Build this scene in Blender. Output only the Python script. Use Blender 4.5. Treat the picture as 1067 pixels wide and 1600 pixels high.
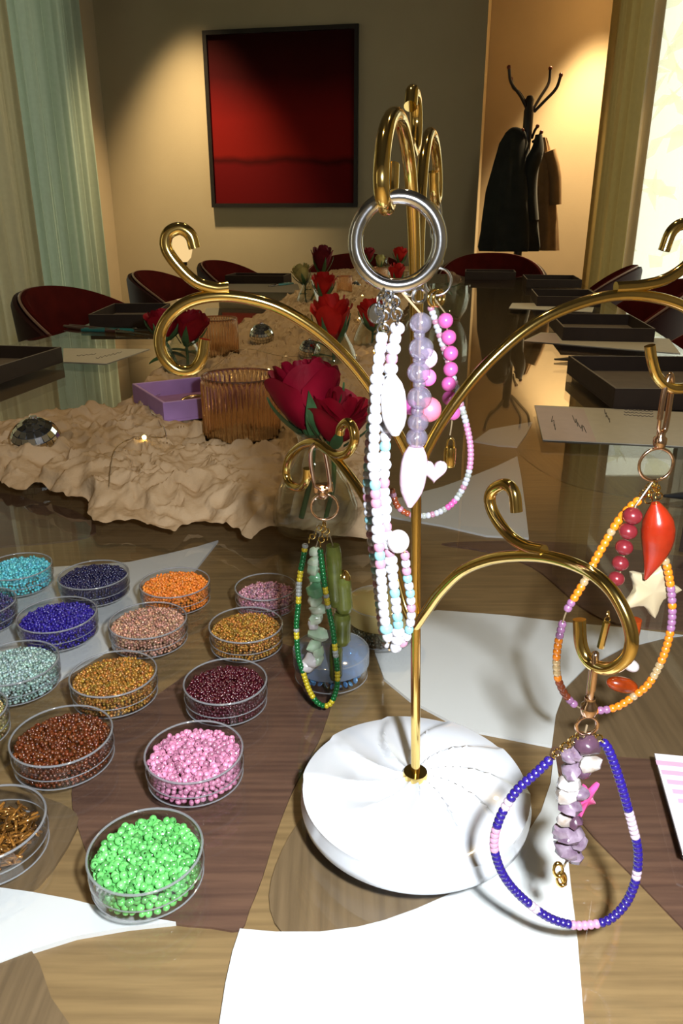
import bpy, math, random
import numpy as np
from mathutils import Vector, Matrix, Quaternion, Euler, noise

random.seed(7)
RNG = np.random.default_rng(11)
for o in list(bpy.data.objects):
    bpy.data.objects.remove(o, do_unlink=True)
SC = bpy.context.scene
COL = SC.collection
R = math.radians

# ---------------------------------------------------------------- camera
TZ = 0.75                      # height of the glass table top
F, CX, CY, PITCH = 1200.0, 533.5, 800.0, R(21.0)
CAMP = Vector((0, 0, TZ + 0.27))
cd = bpy.data.cameras.new('camera')
cd.sensor_fit = 'VERTICAL'; cd.sensor_height = 36.0; cd.lens = F / 1600 * 36.0
cd.clip_start = 0.01; cd.clip_end = 100
cam = bpy.data.objects.new('camera', cd); COL.objects.link(cam)
cam.location = CAMP; cam.rotation_euler = (R(90) - PITCH, 0, 0)
SC.camera = cam

# ---------------------------------------------------------------- world, lights, exposure
SC.view_settings.view_transform = 'Standard'
SC.view_settings.look = 'None'
SC.view_settings.gamma = 1.0
SC.view_settings.use_curve_mapping = False
SC.view_settings.exposure = 0.0
w = bpy.data.worlds.new('overcast_sky'); SC.world = w; w.use_nodes = True
bg = w.node_tree.nodes['Background']
bg.inputs[0].default_value = (1.0, 0.99, 0.80, 1); bg.inputs[1].default_value = 1.85
try:
    SC.cycles.use_denoising = True
    SC.cycles.max_bounces = 16; SC.cycles.transmission_bounces = 14; SC.cycles.transparent_max_bounces = 40
    SC.cycles.glossy_bounces = 5; SC.cycles.diffuse_bounces = 3
    SC.cycles.caustics_reflective = False; SC.cycles.caustics_refractive = False
    SC.cycles.sample_clamp_indirect = 6.0
except Exception:
    pass

def lamp(name, kind, loc, energy, color, size=0.02, target=None, angle=60, blend=0.6):
    l = bpy.data.lights.new(name, kind); l.energy = energy; l.color = color
    if kind in ('POINT', 'SPOT'): l.shadow_soft_size = size
    if kind == 'SPOT': l.spot_size = R(angle); l.spot_blend = blend
    o = bpy.data.objects.new(name, l); COL.objects.link(o); o.location = loc
    if target is not None:
        o.rotation_euler = (Vector(target) - Vector(loc)).to_track_quat('-Z', 'Y').to_euler()
    return o
# the camera's own flash, just beside and above the lens
lamp('camera_flash', 'POINT', CAMP + Vector((0.057, 0.0, 0.045)), 19.0, (0.88, 0.94, 1.0), 0.012)
WARM = (1.0, 0.75, 0.41)
lamp('wall_downlight', 'SPOT', (-1.02, 5.12, 2.76), 380, WARM, 0.05, (-1.0, 5.25, 1.0), 66, 0.9)
lamp('niche_downlight', 'SPOT', (1.64, 5.34, 2.76), 640, WARM, 0.04, (1.62, 5.42, 1.0), 58, 0.6)
for i, (x, y) in enumerate([(-0.25, 0.75), (0.45, 1.5), (0.0, 2.5), (0.35, 3.4)]):
    lamp('table_downlight', 'SPOT', (x, y, 2.74), 22, WARM, 0.035, (x, y, 0), 95, 0.9)

# ---------------------------------------------------------------- pixel helpers (rays of the photograph)
CP, SP = math.cos(PITCH), math.sin(PITCH)
def ray(px, py):
    x = (px - CX) / F; y = -(py - CY) / F
    return Vector((x, CP + y * SP, -SP + y * CP))
def tp(px, py, z=0.0):                       # onto the horizontal plane z above the table top
    d = ray(px, py); t = (TZ + z - CAMP.z) / d.z
    return CAMP + d * t
def yp(px, py, Y):                           # onto the vertical plane y = Y
    d = ray(px, py); return CAMP + d * (Y / d.y)
def vp(px, py, org, az):                     # onto a vertical plane through org running along azimuth az
    d = ray(px, py); n = Vector((-math.sin(az), math.cos(az), 0))
    return CAMP + d * ((Vector(org) - CAMP).dot(n) / d.dot(n))
def depth(p): 
    v = p - CAMP; return v.y * CP - v.z * SP

# ---------------------------------------------------------------- mesh helpers
ROOT = {}
def link_mesh(name, me, parent=None, loc=None):
    o = bpy.data.objects.new(name, me); COL.objects.link(o)
    if parent is not None: o.parent = parent
    if loc is not None: o.location = loc
    return o
def wpos(o):
    p = Vector((0, 0, 0))
    while o is not None:
        p += o.location; o = o.parent
    return p
def mk(verts, faces, mat=None, smooth=True, name='m'):
    me = bpy.data.meshes.new(name)
    me.from_pydata([tuple(v) for v in verts], [], faces)
    me.update()
    if smooth:
        me.polygons.foreach_set('use_smooth', [True] * len(me.polygons))
        me.set_sharp_from_angle(angle=R(48))
    if mat: me.materials.append(mat)
    return me
def part(name, vf, mat, parent=None, smooth=True):
    """mesh in world coordinates; stored relative to the parent's origin"""
    v, f = vf
    off = wpos(parent) if parent is not None else Vector((0, 0, 0))
    me = mk([Vector(p) - off for p in v], f, mat, smooth, name)
    return link_mesh(name, me, parent)
def empty(name, loc, label=None, cat=None, group=None, kind=None):
    o = bpy.data.objects.new(name, None); COL.objects.link(o); o.location = loc
    o.empty_display_size = 0.02
    tag(o, label, cat, group, kind); return o
def tag(o, label=None, cat=None, group=None, kind=None):
    if label: o['label'] = label
    if cat: o['category'] = cat
    if group: o['group'] = group
    if kind: o['kind'] = kind
    return o
def solo(name, vf, mat, label, cat, group=None, kind=None, smooth=True, origin=None):
    v, f = vf
    if origin is None:
        a = np.array([tuple(p) for p in v]); c = (a.min(0) + a.max(0)) / 2; origin = Vector((c[0], c[1], a[:, 2].min()))
    me = mk([Vector(p) - origin for p in v], f, mat, smooth, name)
    o = link_mesh(name, me, None, origin)
    return tag(o, label, cat, group, kind)
def join(*vfs):
    V, Fc = [], []
    for v, f in vfs:
        n = len(V); V += list(v); Fc += [tuple(i + n for i in q) for q in f]
    return V, Fc
def xf(vf, M):
    return [M @ Vector(p) for p in vf[0]], vf[1]
def move(vf, t):
    t = Vector(t); return [Vector(p) + t for p in vf[0]], vf[1]
def rotz(vf, a, c=(0, 0, 0)):
    c = Vector(c); M = Matrix.Translation(c) @ Matrix.Rotation(a, 4, 'Z') @ Matrix.Translation(-c)
    return xf(vf, M)
def box(x0, x1, y0, y1, z0, z1):
    v = [Vector((x, y, z)) for z in (z0, z1) for y in (y0, y1) for x in (x0, x1)]
    return v, [(0, 2, 3, 1), (4, 5, 7, 6), (0, 1, 5, 4), (2, 6, 7, 3), (0, 4, 6, 2), (1, 3, 7, 5)]
def rbox(x0, x1, y0, y1, z0, z1, b=0.002):
    """box with chamfered edges"""
    V, Fc = [], []
    xs = (x0, x1); ys = (y0, y1); zs = (z0, z1)
    idx = {}
    for i in (0, 1):
        for j in (0, 1):
            for k in (0, 1):
                sx, sy, sz = (1 - 2 * i), (1 - 2 * j), (1 - 2 * k)
                for ax in range(3):
                    d = [sx * b, sy * b, sz * b]; d[ax] = 0
                    idx[(i, j, k, ax)] = len(V)
                    V.append(Vector((xs[i] + d[0], ys[j] + d[1], zs[k] + d[2])))
    I = lambda i, j, k, a: idx[(i, j, k, a)]
    for s in (0, 1):
        Fc.append((I(s, 0, 0, 0), I(s, 1, 0, 0), I(s, 1, 1, 0), I(s, 0, 1, 0)))
        Fc.append((I(0, s, 0, 1), I(1, s, 0, 1), I(1, s, 1, 1), I(0, s, 1, 1)))
        Fc.append((I(0, 0, s, 2), I(1, 0, s, 2), I(1, 1, s, 2), I(0, 1, s, 2)))
    for a in (0, 1):
        for c in (0, 1):
            Fc.append((I(a, c, 0, 0), I(a, c, 1, 0), I(a, c, 1, 1), I(a, c, 0, 1)))
            Fc.append((I(a, 0, c, 0), I(a, 1, c, 0), I(a, 1, c, 2), I(a, 0, c, 2)))
            Fc.append((I(0, a, c, 1), I(1, a, c, 1), I(1, a, c, 2), I(0, a, c, 2)))
    for i in (0, 1):
        for j in (0, 1):
            for k in (0, 1):
                Fc.append((I(i, j, k, 0), I(i, j, k, 1), I(i, j, k, 2)))
    return V, Fc
def smooth_pts(pts, n=8, closed=False):
    P = [Vector(p) for p in pts]; out = []
    m = len(P)
    for i in range(m if closed else m - 1):
        p1, p2 = P[i], P[(i + 1) % m]
        p0 = P[i - 1] if (i > 0 or closed) else p1 * 2 - p2
        p3 = P[(i + 2) % m] if (i + 2 < m or closed) else p2 * 2 - p1
        for k in range(n):
            t = k / n
            out.append(0.5 * ((2 * p1) + (p2 - p0) * t + (2 * p0 - 5 * p1 + 4 * p2 - p3) * t * t + (3 * p1 - p0 - 3 * p2 + p3) * t ** 3))
    if not closed: out.append(P[-1])
    return out
def tube(pts, r, n=10, closed=False, caps=True):
    P = [Vector(p) for p in pts]; m = len(P)
    rr = r if isinstance(r, (list, tuple)) else [r] * m
    T = []
    for i in range(m):
        a = P[i - 1] if (i > 0 or closed) else P[0]
        b = P[(i + 1) % m] if (i < m - 1 or closed) else P[-1]
        d = b - a
        T.append(d.normalized() if d.length > 1e-9 else Vector((0, 0, 1)))
    u = T[0].orthogonal().normalized(); V = []; Fc = []
    for i in range(m):
        if i:
            q = T[i - 1].rotation_difference(T[i]); u = q @ u
        u = (u - T[i] * u.dot(T[i])).normalized(); w_ = T[i].cross(u)
        for k in range(n):
            a = 2 * math.pi * k / n
            V.append(P[i] + (u * math.cos(a) + w_ * math.sin(a)) * rr[i])
    for i in range(m if closed else m - 1):
        j = (i + 1) % m
        for k in range(n):
            l = (k + 1) % n
            Fc.append((i * n + k, i * n + l, j * n + l, j * n + k))
    if caps and not closed:
        Fc.append(tuple(range(n - 1, -1, -1))); Fc.append(tuple((m - 1) * n + k for k in range(n)))
    return V, Fc
def lathe(prof, n=32, mod=None):
    """prof: list of (r, z) from one end to the other; r = 0 closes to a point"""
    V, Fc = [], []; rings = []
    for r_, z in prof:
        if r_ <= 1e-7:
            rings.append([len(V)]); V.append(Vector((0, 0, z)))
        else:
            ring = []
            for k in range(n):
                a = 2 * math.pi * k / n
                q = mod(r_, z, a) if mod else (r_, z)
                ring.append(len(V)); V.append(Vector((q[0] * math.cos(a), q[0] * math.sin(a), q[1])))
            rings.append(ring)
    for A, B in zip(rings, rings[1:]):
        if len(A) == 1 and len(B) == 1: continue
        for k in range(n):
            l = (k + 1) % n
            if len(A) == 1: Fc.append((A[0], B[l], B[k]))
            elif len(B) == 1: Fc.append((A[k], A[l], B[0]))
            else: Fc.append((A[k], A[l], B[l], B[k]))
    return V, Fc
def torus(R_, r_, n=28, m=10, M=None):
    pts = [Vector((R_ * math.cos(2 * math.pi * k / n), R_ * math.sin(2 * math.pi * k / n), 0)) for k in range(n)]
    vf = tube(pts, r_, m, closed=True)
    return xf(vf, M) if M is not None else vf
def prism(poly, z0, z1):
    n = len(poly)
    V = [Vector((p[0], p[1], z0)) for p in poly] + [Vector((p[0], p[1], z1)) for p in poly]
    Fc = [tuple(range(n - 1, -1, -1)), tuple(range(n, 2 * n))]
    for i in range(n):
        j = (i + 1) % n; Fc.append((i, j, n + j, n + i))
    a = sum(poly[i][0] * poly[(i + 1) % n][1] - poly[(i + 1) % n][0] * poly[i][1] for i in range(n))
    if a < 0: Fc = [tuple(reversed(f)) for f in Fc]
    return V, Fc
def sphere(c, r, n=12, m=8, sc=(1, 1, 1)):
    prof = [(r * math.sin(math.pi * i / m), -r * math.cos(math.pi * i / m)) for i in range(m + 1)]
    v, f = lathe(prof, n)
    return [Vector((p.x * sc[0], p.y * sc[1], p.z * sc[2])) + Vector(c) for p in v], f
def grid_faces(nu, nv):
    return [(j * nu + i, j * nu + i + 1, (j + 1) * nu + i + 1, (j + 1) * nu + i) for j in range(nv - 1) for i in range(nu - 1)]

# ---------------------------------------------------------------- materials
MATS = {}
def nm(name):
    m = bpy.data.materials.new(name); m.use_nodes = True
    nt = m.node_tree; nt.nodes.clear()
    out = nt.nodes.new('ShaderNodeOutputMaterial')
    return m, nt, out
def pmat(name, col, rough=0.5, metal=0.0, coat=0.0, var=0.0, scale=30.0, bump=0.0, bscale=None, spec=0.5, stretch=None, col2=None, trans=0.0, sss=0.0, emit=0.0, sheen=0.0, film=0.0, attr=False, coord='Object'):
    if name in MATS: return MATS[name]
    m, nt, out = nm(name); N = nt.nodes; L = nt.links
    b = N.new('ShaderNodeBsdfPrincipled'); L.new(b.outputs[0], out.inputs[0])
    c = tuple(col) + (1,)
    b.inputs['Base Color'].default_value = c; b.inputs['Roughness'].default_value = rough
    b.inputs['Metallic'].default_value = metal; b.inputs['Coat Weight'].default_value = coat
    b.inputs['Coat Roughness'].default_value = 0.03
    b.inputs['Specular IOR Level'].default_value = spec
    b.inputs['Transmission Weight'].default_value = trans
    if sheen: b.inputs['Sheen Weight'].default_value = sheen
    if sss:
        b.inputs['Subsurface Weight'].default_value = sss; b.inputs['Subsurface Radius'].default_value = (0.004, 0.003, 0.002); b.inputs['Subsurface Scale'].default_value = 1.0
    if film:
        b.inputs['Thin Film Thickness'].default_value = film; b.inputs['Thin Film IOR'].default_value = 1.6
    if emit:
        b.inputs['Emission Color'].default_value = c; b.inputs['Emission Strength'].default_value = emit
    tc = N.new('ShaderNodeTexCoord'); mp = N.new('ShaderNodeMapping'); L.new(tc.outputs[coord], mp.inputs[0])
    if stretch:
        mp.inputs['Scale'].default_value = stretch[0]; mp.inputs['Rotation'].default_value = (0, 0, stretch[1])
    nz = N.new('ShaderNodeTexNoise'); nz.inputs['Scale'].default_value = scale; nz.inputs['Detail'].default_value = 5
    L.new(mp.outputs[0], nz.inputs['Vector'])
    mix = N.new('ShaderNodeMix'); mix.data_type = 'RGBA'
    c2 = tuple(col2) + (1,) if col2 else tuple(x * (1 - var) for x in col) + (1,)
    mix.inputs['A'].default_value = c; mix.inputs['B'].default_value = c2
    rmp = N.new('ShaderNodeMapRange'); rmp.inputs[1].default_value = 0.35; rmp.inputs[2].default_value = 0.65
    L.new(nz.outputs['Fac'], rmp.inputs[0]); L.new(rmp.outputs[0], mix.inputs['Factor'])
    src = mix.outputs['Result']
    if attr:
        at = N.new('ShaderNodeAttribute'); at.attribute_name = 'tone'
        mul = N.new('ShaderNodeMix'); mul.data_type = 'RGBA'; mul.blend_type = 'MULTIPLY'; mul.inputs['Factor'].default_value = 1
        L.new(src, mul.inputs['A']); L.new(at.outputs['Color'], mul.inputs['B']); src = mul.outputs['Result']
    if var or col2 or attr: L.new(src, b.inputs['Base Color'])
    if bump:
        nb = N.new('ShaderNodeTexNoise'); nb.inputs['Scale'].default_value = bscale or scale; nb.inputs['Detail'].default_value = 4
        L.new(mp.outputs[0], nb.inputs['Vector'])
        bp = N.new('ShaderNodeBump'); bp.inputs['Strength'].default_value = bump; bp.inputs['Distance'].default_value = 0.002
        L.new(nb.outputs['Fac'], bp.inputs['Height']); L.new(bp.outputs[0], b.inputs['Normal'])
    MATS[name] = m; return m
def glass(name, tint=(1, 1, 1), f0=0.045, rough=0.015, body=0.0, bodycol=(1, 1, 1)):
    """thin walled clear glass or acrylic: lets light straight through, mirrors more towards grazing"""
    if name in MATS: return MATS[name]
    m, nt, out = nm(name); N = nt.nodes; L = nt.links
    tr = N.new('ShaderNodeBsdfTransparent'); tr.inputs[0].default_value = tuple(tint) + (1,)
    gl = N.new('ShaderNodeBsdfGlossy'); gl.inputs['Roughness'].default_value = rough
    lw = N.new('ShaderNodeLayerWeight'); lw.inputs[0].default_value = 0.5
    nz = N.new('ShaderNodeTexNoise'); nz.inputs['Scale'].default_value = 60
    p5 = N.new('ShaderNodeMath'); p5.operation = 'POWER'; p5.inputs[1].default_value = 4.2
    L.new(lw.outputs['Facing'], p5.inputs[0])
    ma = N.new('ShaderNodeMath'); ma.operation = 'MULTIPLY_ADD'; ma.inputs[1].default_value = 1 - f0; ma.inputs[2].default_value = f0
    L.new(p5.outputs[0], ma.inputs[0])
    mx = N.new('ShaderNodeMixShader'); L.new(ma.outputs[0], mx.inputs[0])
    base = tr.outputs[0]
    if body:
        df = N.new('ShaderNodeBsdfTranslucent'); df.inputs[0].default_value = tuple(bodycol) + (1,)
        d2 = N.new('ShaderNodeBsdfDiffuse'); d2.inputs[0].default_value = tuple(bodycol) + (1,)
        mm = N.new('ShaderNodeMixShader'); mm.inputs[0].default_value = 0.5
        L.new(df.outputs[0], mm.inputs[1]); L.new(d2.outputs[0], mm.inputs[2])
        m2 = N.new('ShaderNodeMixShader'); m2.inputs[0].default_value = body
        L.new(base, m2.inputs[1]); L.new(mm.outputs[0], m2.inputs[2]); base = m2.outputs[0]
    L.new(base, mx.inputs[1]); L.new(gl.outputs[0], mx.inputs[2]); L.new(mx.outputs[0], out.inputs[0])
    MATS[name] = m; return m
def rglass(name, col, rough=0.0, ior=1.47):
    if name in MATS: return MATS[name]
    m, nt, out = nm(name); N = nt.nodes; L = nt.links
    g = N.new('ShaderNodeBsdfGlass'); g.inputs['Color'].default_value = tuple(col) + (1,); g.inputs['Roughness'].default_value = rough; g.inputs['IOR'].default_value = ior
    nz = N.new('ShaderNodeTexNoise'); nz.inputs['Scale'].default_value = 70; bp = N.new('ShaderNodeBump'); bp.inputs['Strength'].default_value = .08; bp.inputs['Distance'].default_value = .001
    L.new(nz.outputs['Fac'], bp.inputs['Height']); L.new(bp.outputs[0], g.inputs['Normal'])
    L.new(g.outputs[0], out.inputs[0]); MATS[name] = m; return m
def sheer(name, col, through=0.25, transl=0.55, wscale=0):
    if name in MATS: return MATS[name]
    m, nt, out = nm(name); N = nt.nodes; L = nt.links
    tr = N.new('ShaderNodeBsdfTransparent'); tl = N.new('ShaderNodeBsdfTranslucent'); df = N.new('ShaderNodeBsdfDiffuse')
    tc = N.new('ShaderNodeTexCoord'); nz = N.new('ShaderNodeTexNoise'); nz.inputs['Scale'].default_value = wscale or 40
    L.new(tc.outputs['Object'], nz.inputs['Vector'])
    mixc = N.new('ShaderNodeMix'); mixc.data_type = 'RGBA'; mixc.inputs['A'].default_value = tuple(col) + (1,); mixc.inputs['B'].default_value = tuple(c * 0.85 for c in col) + (1,)
    L.new(nz.outputs['Fac'], mixc.inputs['Factor'])
    L.new(mixc.outputs['Result'], tl.inputs[0]); L.new(mixc.outputs['Result'], df.inputs[0])
    a = N.new('ShaderNodeMixShader'); a.inputs[0].default_value = transl; L.new(df.outputs[0], a.inputs[1]); L.new(tl.outputs[0], a.inputs[2])
    b = N.new('ShaderNodeMixShader'); b.inputs[0].default_value = through; L.new(a.outputs[0], b.inputs[1]); L.new(tr.outputs[0], b.inputs[2])
    L.new(b.outputs[0], out.inputs[0]); MATS[name] = m; return m
def emis(name, col, s):
    if name in MATS: return MATS[name]
    m, nt, out = nm(name); e = nt.nodes.new('ShaderNodeEmission'); e.inputs[0].default_value = tuple(col) + (1,); e.inputs[1].default_value = s
    nt.links.new(e.outputs[0], out.inputs[0]); MATS[name] = m; return m

GOLD = pmat('polished_gold', (0.92, 0.66, 0.22), 0.10, 1.0, var=0.06, scale=200)
ROSE = pmat('rose_gold', (0.86, 0.58, 0.40), 0.13, 1.0, var=0.06, scale=200)
SILVER = pmat('polished_silver', (0.86, 0.88, 0.93), 0.10, 1.0, var=0.04, scale=200)
MARBLE = pmat('white_marble', (0.66, 0.67, 0.69), 0.2, 0, 0.6, scale=14, col2=(0.58, 0.60, 0.64), bump=0.03, bscale=90)
ACRYL = glass('clear_acrylic', (0.97, 0.97, 0.97), 0.06, 0.02)
ACRYLRIM = glass('acrylic_rim', (0.86, 0.87, 0.89), 0.10, 0.05, 0.28, (0.9, 0.92, 0.95))
TGLASS = glass('table_glass', (0.975, 0.98, 0.965), 0.045, 0.004)
VGLASS = glass('vase_glass', (0.93, 0.95, 0.92), 0.11, 0.012)
AMBER = rglass('amber_ribbed_glass', (1.0, 0.92, 0.84))
WGLASS = glass('window_glass', (0.97, 0.99, 0.97), 0.04, 0.0)

# ================================================================ THE ROOM
WALLM = pmat('beige_wall_paint', (0.46, 0.36, 0.23), 0.85, var=0.06, scale=3, bump=0.25, bscale=260)
GREYW = pmat('greige_wall_paint', (0.43, 0.35, 0.225), 0.85, var=0.05, scale=3, bump=0.25, bscale=260)
CEILM = pmat('ceiling_paint', (0.14, 0.125, 0.10), 0.9, var=0.04, scale=3)
FLOORM = pmat('dark_carpet', (0.06, 0.042, 0.032), 0.95, var=0.3, scale=60, bump=0.4, bscale=300)
FRAMEM = pmat('window_frame_paint', (0.72, 0.70, 0.62), 0.5, var=0.05, scale=20)
def struct(name, vf, mat, parent=None, smooth=False):
    o = part(name, vf, mat, parent, smooth)
    if parent is None: o['kind'] = 'structure'
    return o
def wallslab(a, b, z0, z1, th):
    """slab from floor point a to b; thickness to the left of a->b"""
    a = Vector((a[0], a[1], 0)); b = Vector((b[0], b[1], 0)); d = (b - a).normalized(); n = Vector((-d.y, d.x, 0)) * th
    return prism([a, b, b + n, a + n], z0, z1)
YAW = R(11)
AX = Vector((math.sin(YAW), math.cos(YAW), 0)); LX = Vector((math.cos(YAW), -math.sin(YAW), 0))
Y0 = 5.42
def wallA(px):                                # floor point of the back wall under a photo column
    t = (px - CX) / F * CP; Y = Y0 / (1 + math.tan(YAW) * t); return Vector((t * Y, Y, 0))
cornerL = wallA(178); edgeA = wallA(744)
leftdir = AX
leftNear = cornerL - AX * 6.6
def rightX(Y): return 1.37 + 0.045 * Y
CEIL = 2.85
struct('floor', box(-4.2, 3.2, -1.6, 7.2, -0.06, 0), FLOORM)
struct('ceiling', box(-4.2, 3.2, -1.6, 7.2, CEIL, CEIL + 0.08), CEILM)
struct('wall_back', wallslab(edgeA, cornerL, 0, CEIL, -0.9), GREYW)
nb = Vector((edgeA.x + 0.10, edgeA.y + 0.62, 0)); nr = Vector((2.05, nb.y - 0.20, 0))
struct('wall_niche', wallslab(nr, nb - Vector((0.4, -0.06, 0)), 0, CEIL, -0.1), WALLM)
# left wall with a tall window
def along(p, d, s): return p + d * s
L0, L1 = 0.62, 4.3                            # window span measured from the corner towards the camera
def lw(s): return cornerL - AX * s
struct('wall_left', join(wallslab(lw(0), lw(L0), 0, CEIL, -0.12), wallslab(lw(L1), lw(6.6), 0, CEIL, -0.12),
       wallslab(lw(L0), lw(L1), 0, 0.12, -0.12), wallslab(lw(L0), lw(L1), 2.5, CEIL, -0.12)), WALLM)
r0, r1 = 0.6, 4.75
def rw(Y): return Vector((rightX(Y), Y, 0))
struct('wall_right', join(wallslab(rw(r1), Vector((1.98, 6.2, 0)), 0, CEIL, -0.12), wallslab(rw(-1.5), rw(r0), 0, CEIL, -0.12),
       wallslab(rw(r0), rw(r1), 0, 0.12, -0.12), wallslab(rw(r0), rw(r1), 2.5, CEIL, -0.12)), WALLM)
struct('wall_front', box(-4.2, 3.2, -1.6, -1.5, 0, CEIL), WALLM)
def window(name, pts, sgn):
    """pts: floor points of the mullions; frame, glass panes and mullions"""
    root = empty(name, pts[0]); root['kind'] = 'structure'
    a, b = pts[0], pts[-1]
    part('window_frame', join(wallslab(a, b, 0.12, 0.19, sgn * 0.06), wallslab(a, b, 2.43, 2.5, sgn * 0.06)), FRAMEM, root, False)
    d = (b - a).normalized()
    for p in pts:
        part('mullion', wallslab(p - d * 0.025, p + d * 0.025, 0.19, 2.43, sgn * 0.06), FRAMEM, root, False)
    for p, q in zip(pts, pts[1:]):
        o = Vector((-d.y, d.x, 0)) * sgn * 0.03
        part('pane', wallslab(p + o + d * .025, q + o - d * .025, 0.19, 2.43, sgn * 0.006), WGLASS, root, False)
    return root
window('window_1', [lw(L0 + (L1 - L0) * i / 4) for i in range(5)], -1)
window('window_2', [rw(r1 + (r0 - r1) * i / 3) for i in range(4)], 1)
# curtains
def curtain(name, a, b, z0, z1, amp, folds, mat, label, seed, flare=0.0):
    rnd = random.Random(seed); d = (b - a); Ln = d.length; d = d.normalized(); n = Vector((-d.y, d.x, 0))
    nu, nv = 150, 14; ph = [rnd.uniform(0, 6.28) for _ in range(4)]
    V = []
    for j in range(nv):
        t = j / (nv - 1)
        for i in range(nu):
            s = i / (nu - 1)
            o = amp * (math.sin(s * folds * 6.283 + ph[0] + 0.4 * math.sin(t * 2 + ph[2])) + 0.45 * math.sin(s * folds * 2.3 * 6.283 + ph[1]) + 0.15 * math.sin(s * folds * 5.1 * 6.283 + ph[3]))
            V.append(a + d * (s * Ln + flare * (1 - t) * (s - 0.5)) + n * o * (0.75 + 0.25 * (1 - t)) + Vector((0, 0, z0 + (z1 - z0) * t)))
    o = solo(name, (V, grid_faces(nu, nv)), mat, label, 'curtain', origin=Vector(((a.x + b.x) / 2, (a.y + b.y) / 2, z0)))
    return o
SHEERL = sheer('pale_green_sheer', (0.52, 0.61, 0.50), 0.01, 0.30)
SHEERC = sheer('cream_sheer', (0.66, 0.58, 0.38), 0.01, 0.26)
SHEERR = sheer('straw_linen_sheer', (0.58, 0.43, 0.17), 0.01, 0.22)
inn = -LX * -1
curtain('sheer_curtain', lw(0.48) + LX * 0.13, lw(1.36) + LX * 0.13, 0.02, 2.8, 0.028, 8, SHEERL, 'pale green sheer curtain gathered beside the bare stretch of corner wall', 1)
curtain('cream_curtain', lw(1.32) + LX * 0.19, lw(1.86) + LX * 0.19, 0.02, 2.8, 0.025, 4, SHEERC, 'cream sheer curtain overlapping the pale green one at the frame edge', 2)
curtain('cream_curtain', lw(2.15) + LX * 0.16, lw(4.4) + LX * 0.16, 0.02, 2.8, 0.03, 14, SHEERC, 'long cream sheer curtain out of view, added to dim the near left window', 8)  # out of view, added to cut the daylight from the left
curtain('linen_curtain', Vector((rightX(2.2) - 0.10, 2.2, 0)), Vector((rightX(0.5) - 0.10, 0.5, 0)), 0.02, 2.8, 0.03, 14, SHEERR, 'unseen straw sheer curtain added to dim the near right window', 9)  # unseen curtain added so less window light fills the room
cR = [Vector((rightX(4.95) - 0.10, 4.95, 0)), Vector((rightX(4.22) - 0.10, 4.22, 0))]
curtain('linen_curtain', cR[0], cR[1], 0.02, 2.8, 0.022, 4, SHEERR, 'straw coloured sheer curtain next to the coat rack wall', 3)
# garden foliage outside the bright window
LEAFOUT = sheer('overexposed_leaf', (0.98, 0.98, 0.80), 0.3, 0.6)  # leaf colour bleached close to the sky to stand in for overexposure
V, Fc = [], []
rnd = random.Random(5)
for i in range(110):
    c = Vector((rnd.uniform(4.2, 5.4), rnd.uniform(8.5, 13.5), rnd.uniform(0.4, 4.5)))
    d = Vector((rnd.uniform(-1, 1), rnd.uniform(-1, 1), rnd.uniform(-1, 1))).normalized(); e = d.orthogonal().normalized()
    s = rnd.uniform(0.18, 0.36); k = len(V); f_ = d.cross(e) * s * 0.15
    V += [c - d * s, c + e * s * 0.45 + f_, c + d * s, c - e * s * 0.45 + f_]; Fc += [(k, k + 1, k + 2), (k, k + 2, k + 3)]
solo('garden_foliage', (V, Fc), LEAFOUT, 'leaves outside the bright window, overexposure put into their pale colour', 'foliage', kind='stuff')

# painting on the back wall
def wall_frame(px):
    return wallA(px)
def paint_mat():
    m, nt, out = nm('red_painting'); N = nt.nodes; L = nt.links
    b = N.new('ShaderNodeBsdfPrincipled'); b.inputs['Roughness'].default_value = 0.7; b.inputs['Specular IOR Level'].default_value = 0.08; L.new(b.outputs[0], out.inputs[0])
    tc = N.new('ShaderNodeTexCoord'); sx = N.new('ShaderNodeSeparateXYZ'); L.new(tc.outputs['Generated'], sx.inputs[0])
    nz = N.new('ShaderNodeTexNoise'); nz.inputs['Scale'].default_value = 3; L.new(tc.outputs['Generated'], nz.inputs['Vector'])
    ad = N.new('ShaderNodeMath'); ad.operation = 'MULTIPLY_ADD'; ad.inputs[1].default_value = 0.08; L.new(nz.outputs['Fac'], ad.inputs[0]); L.new(sx.outputs['Z'], ad.inputs[2])
    r = N.new('ShaderNodeValToRGB'); L.new(ad.outputs[0], r.inputs[0])
    e = r.color_ramp.elements; e[0].position = 0.0; e[0].color = (0.10, 0.002, 0.003, 1); e[1].position = 1.0; e[1].color = (0.022, 0.001, 0.001, 1)
    for p, c in ((0.27, (0.11, 0.003, 0.004, 1)), (0.30, (0.05, 0.002, 0.002, 1)), (0.34, (0.17, 0.006, 0.004, 1)), (0.55, (0.16, 0.005, 0.004, 1)), (0.8, (0.04, 0.001, 0.002, 1))):
        q = e.new(p); q.color = c
    L.new(r.outputs[0], b.inputs['Base Color']); return m
PAINT = paint_mat()
DARKF = pmat('black_picture_frame', (0.012, 0.008, 0.007), 0.4, var=0.2, scale=40)
wp = lambda px, py: vp(px, py, wallA(440) - Vector((0, 0.0, 0)), -YAW)
pa, pb, pc, pd_ = wp(322, 48), wp(561, 40), wp(560, 323), wp(330, 325)
zt, zb = (pa.z + pb.z) / 2, (pc.z + pd_.z) / 2
pl = (pa + pd_) / 2; pr = (pb + pc) / 2; pl.z = pr.z = 0; pl -= AX * 0.005; pr -= AX * 0.005
root = empty('framed_painting', Vector((pl.x, pl.y, zb)), 'large dark red abstract painting in a thin black frame', 'painting')
dd = (pr - pl).normalized(); ft = 0.025
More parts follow.
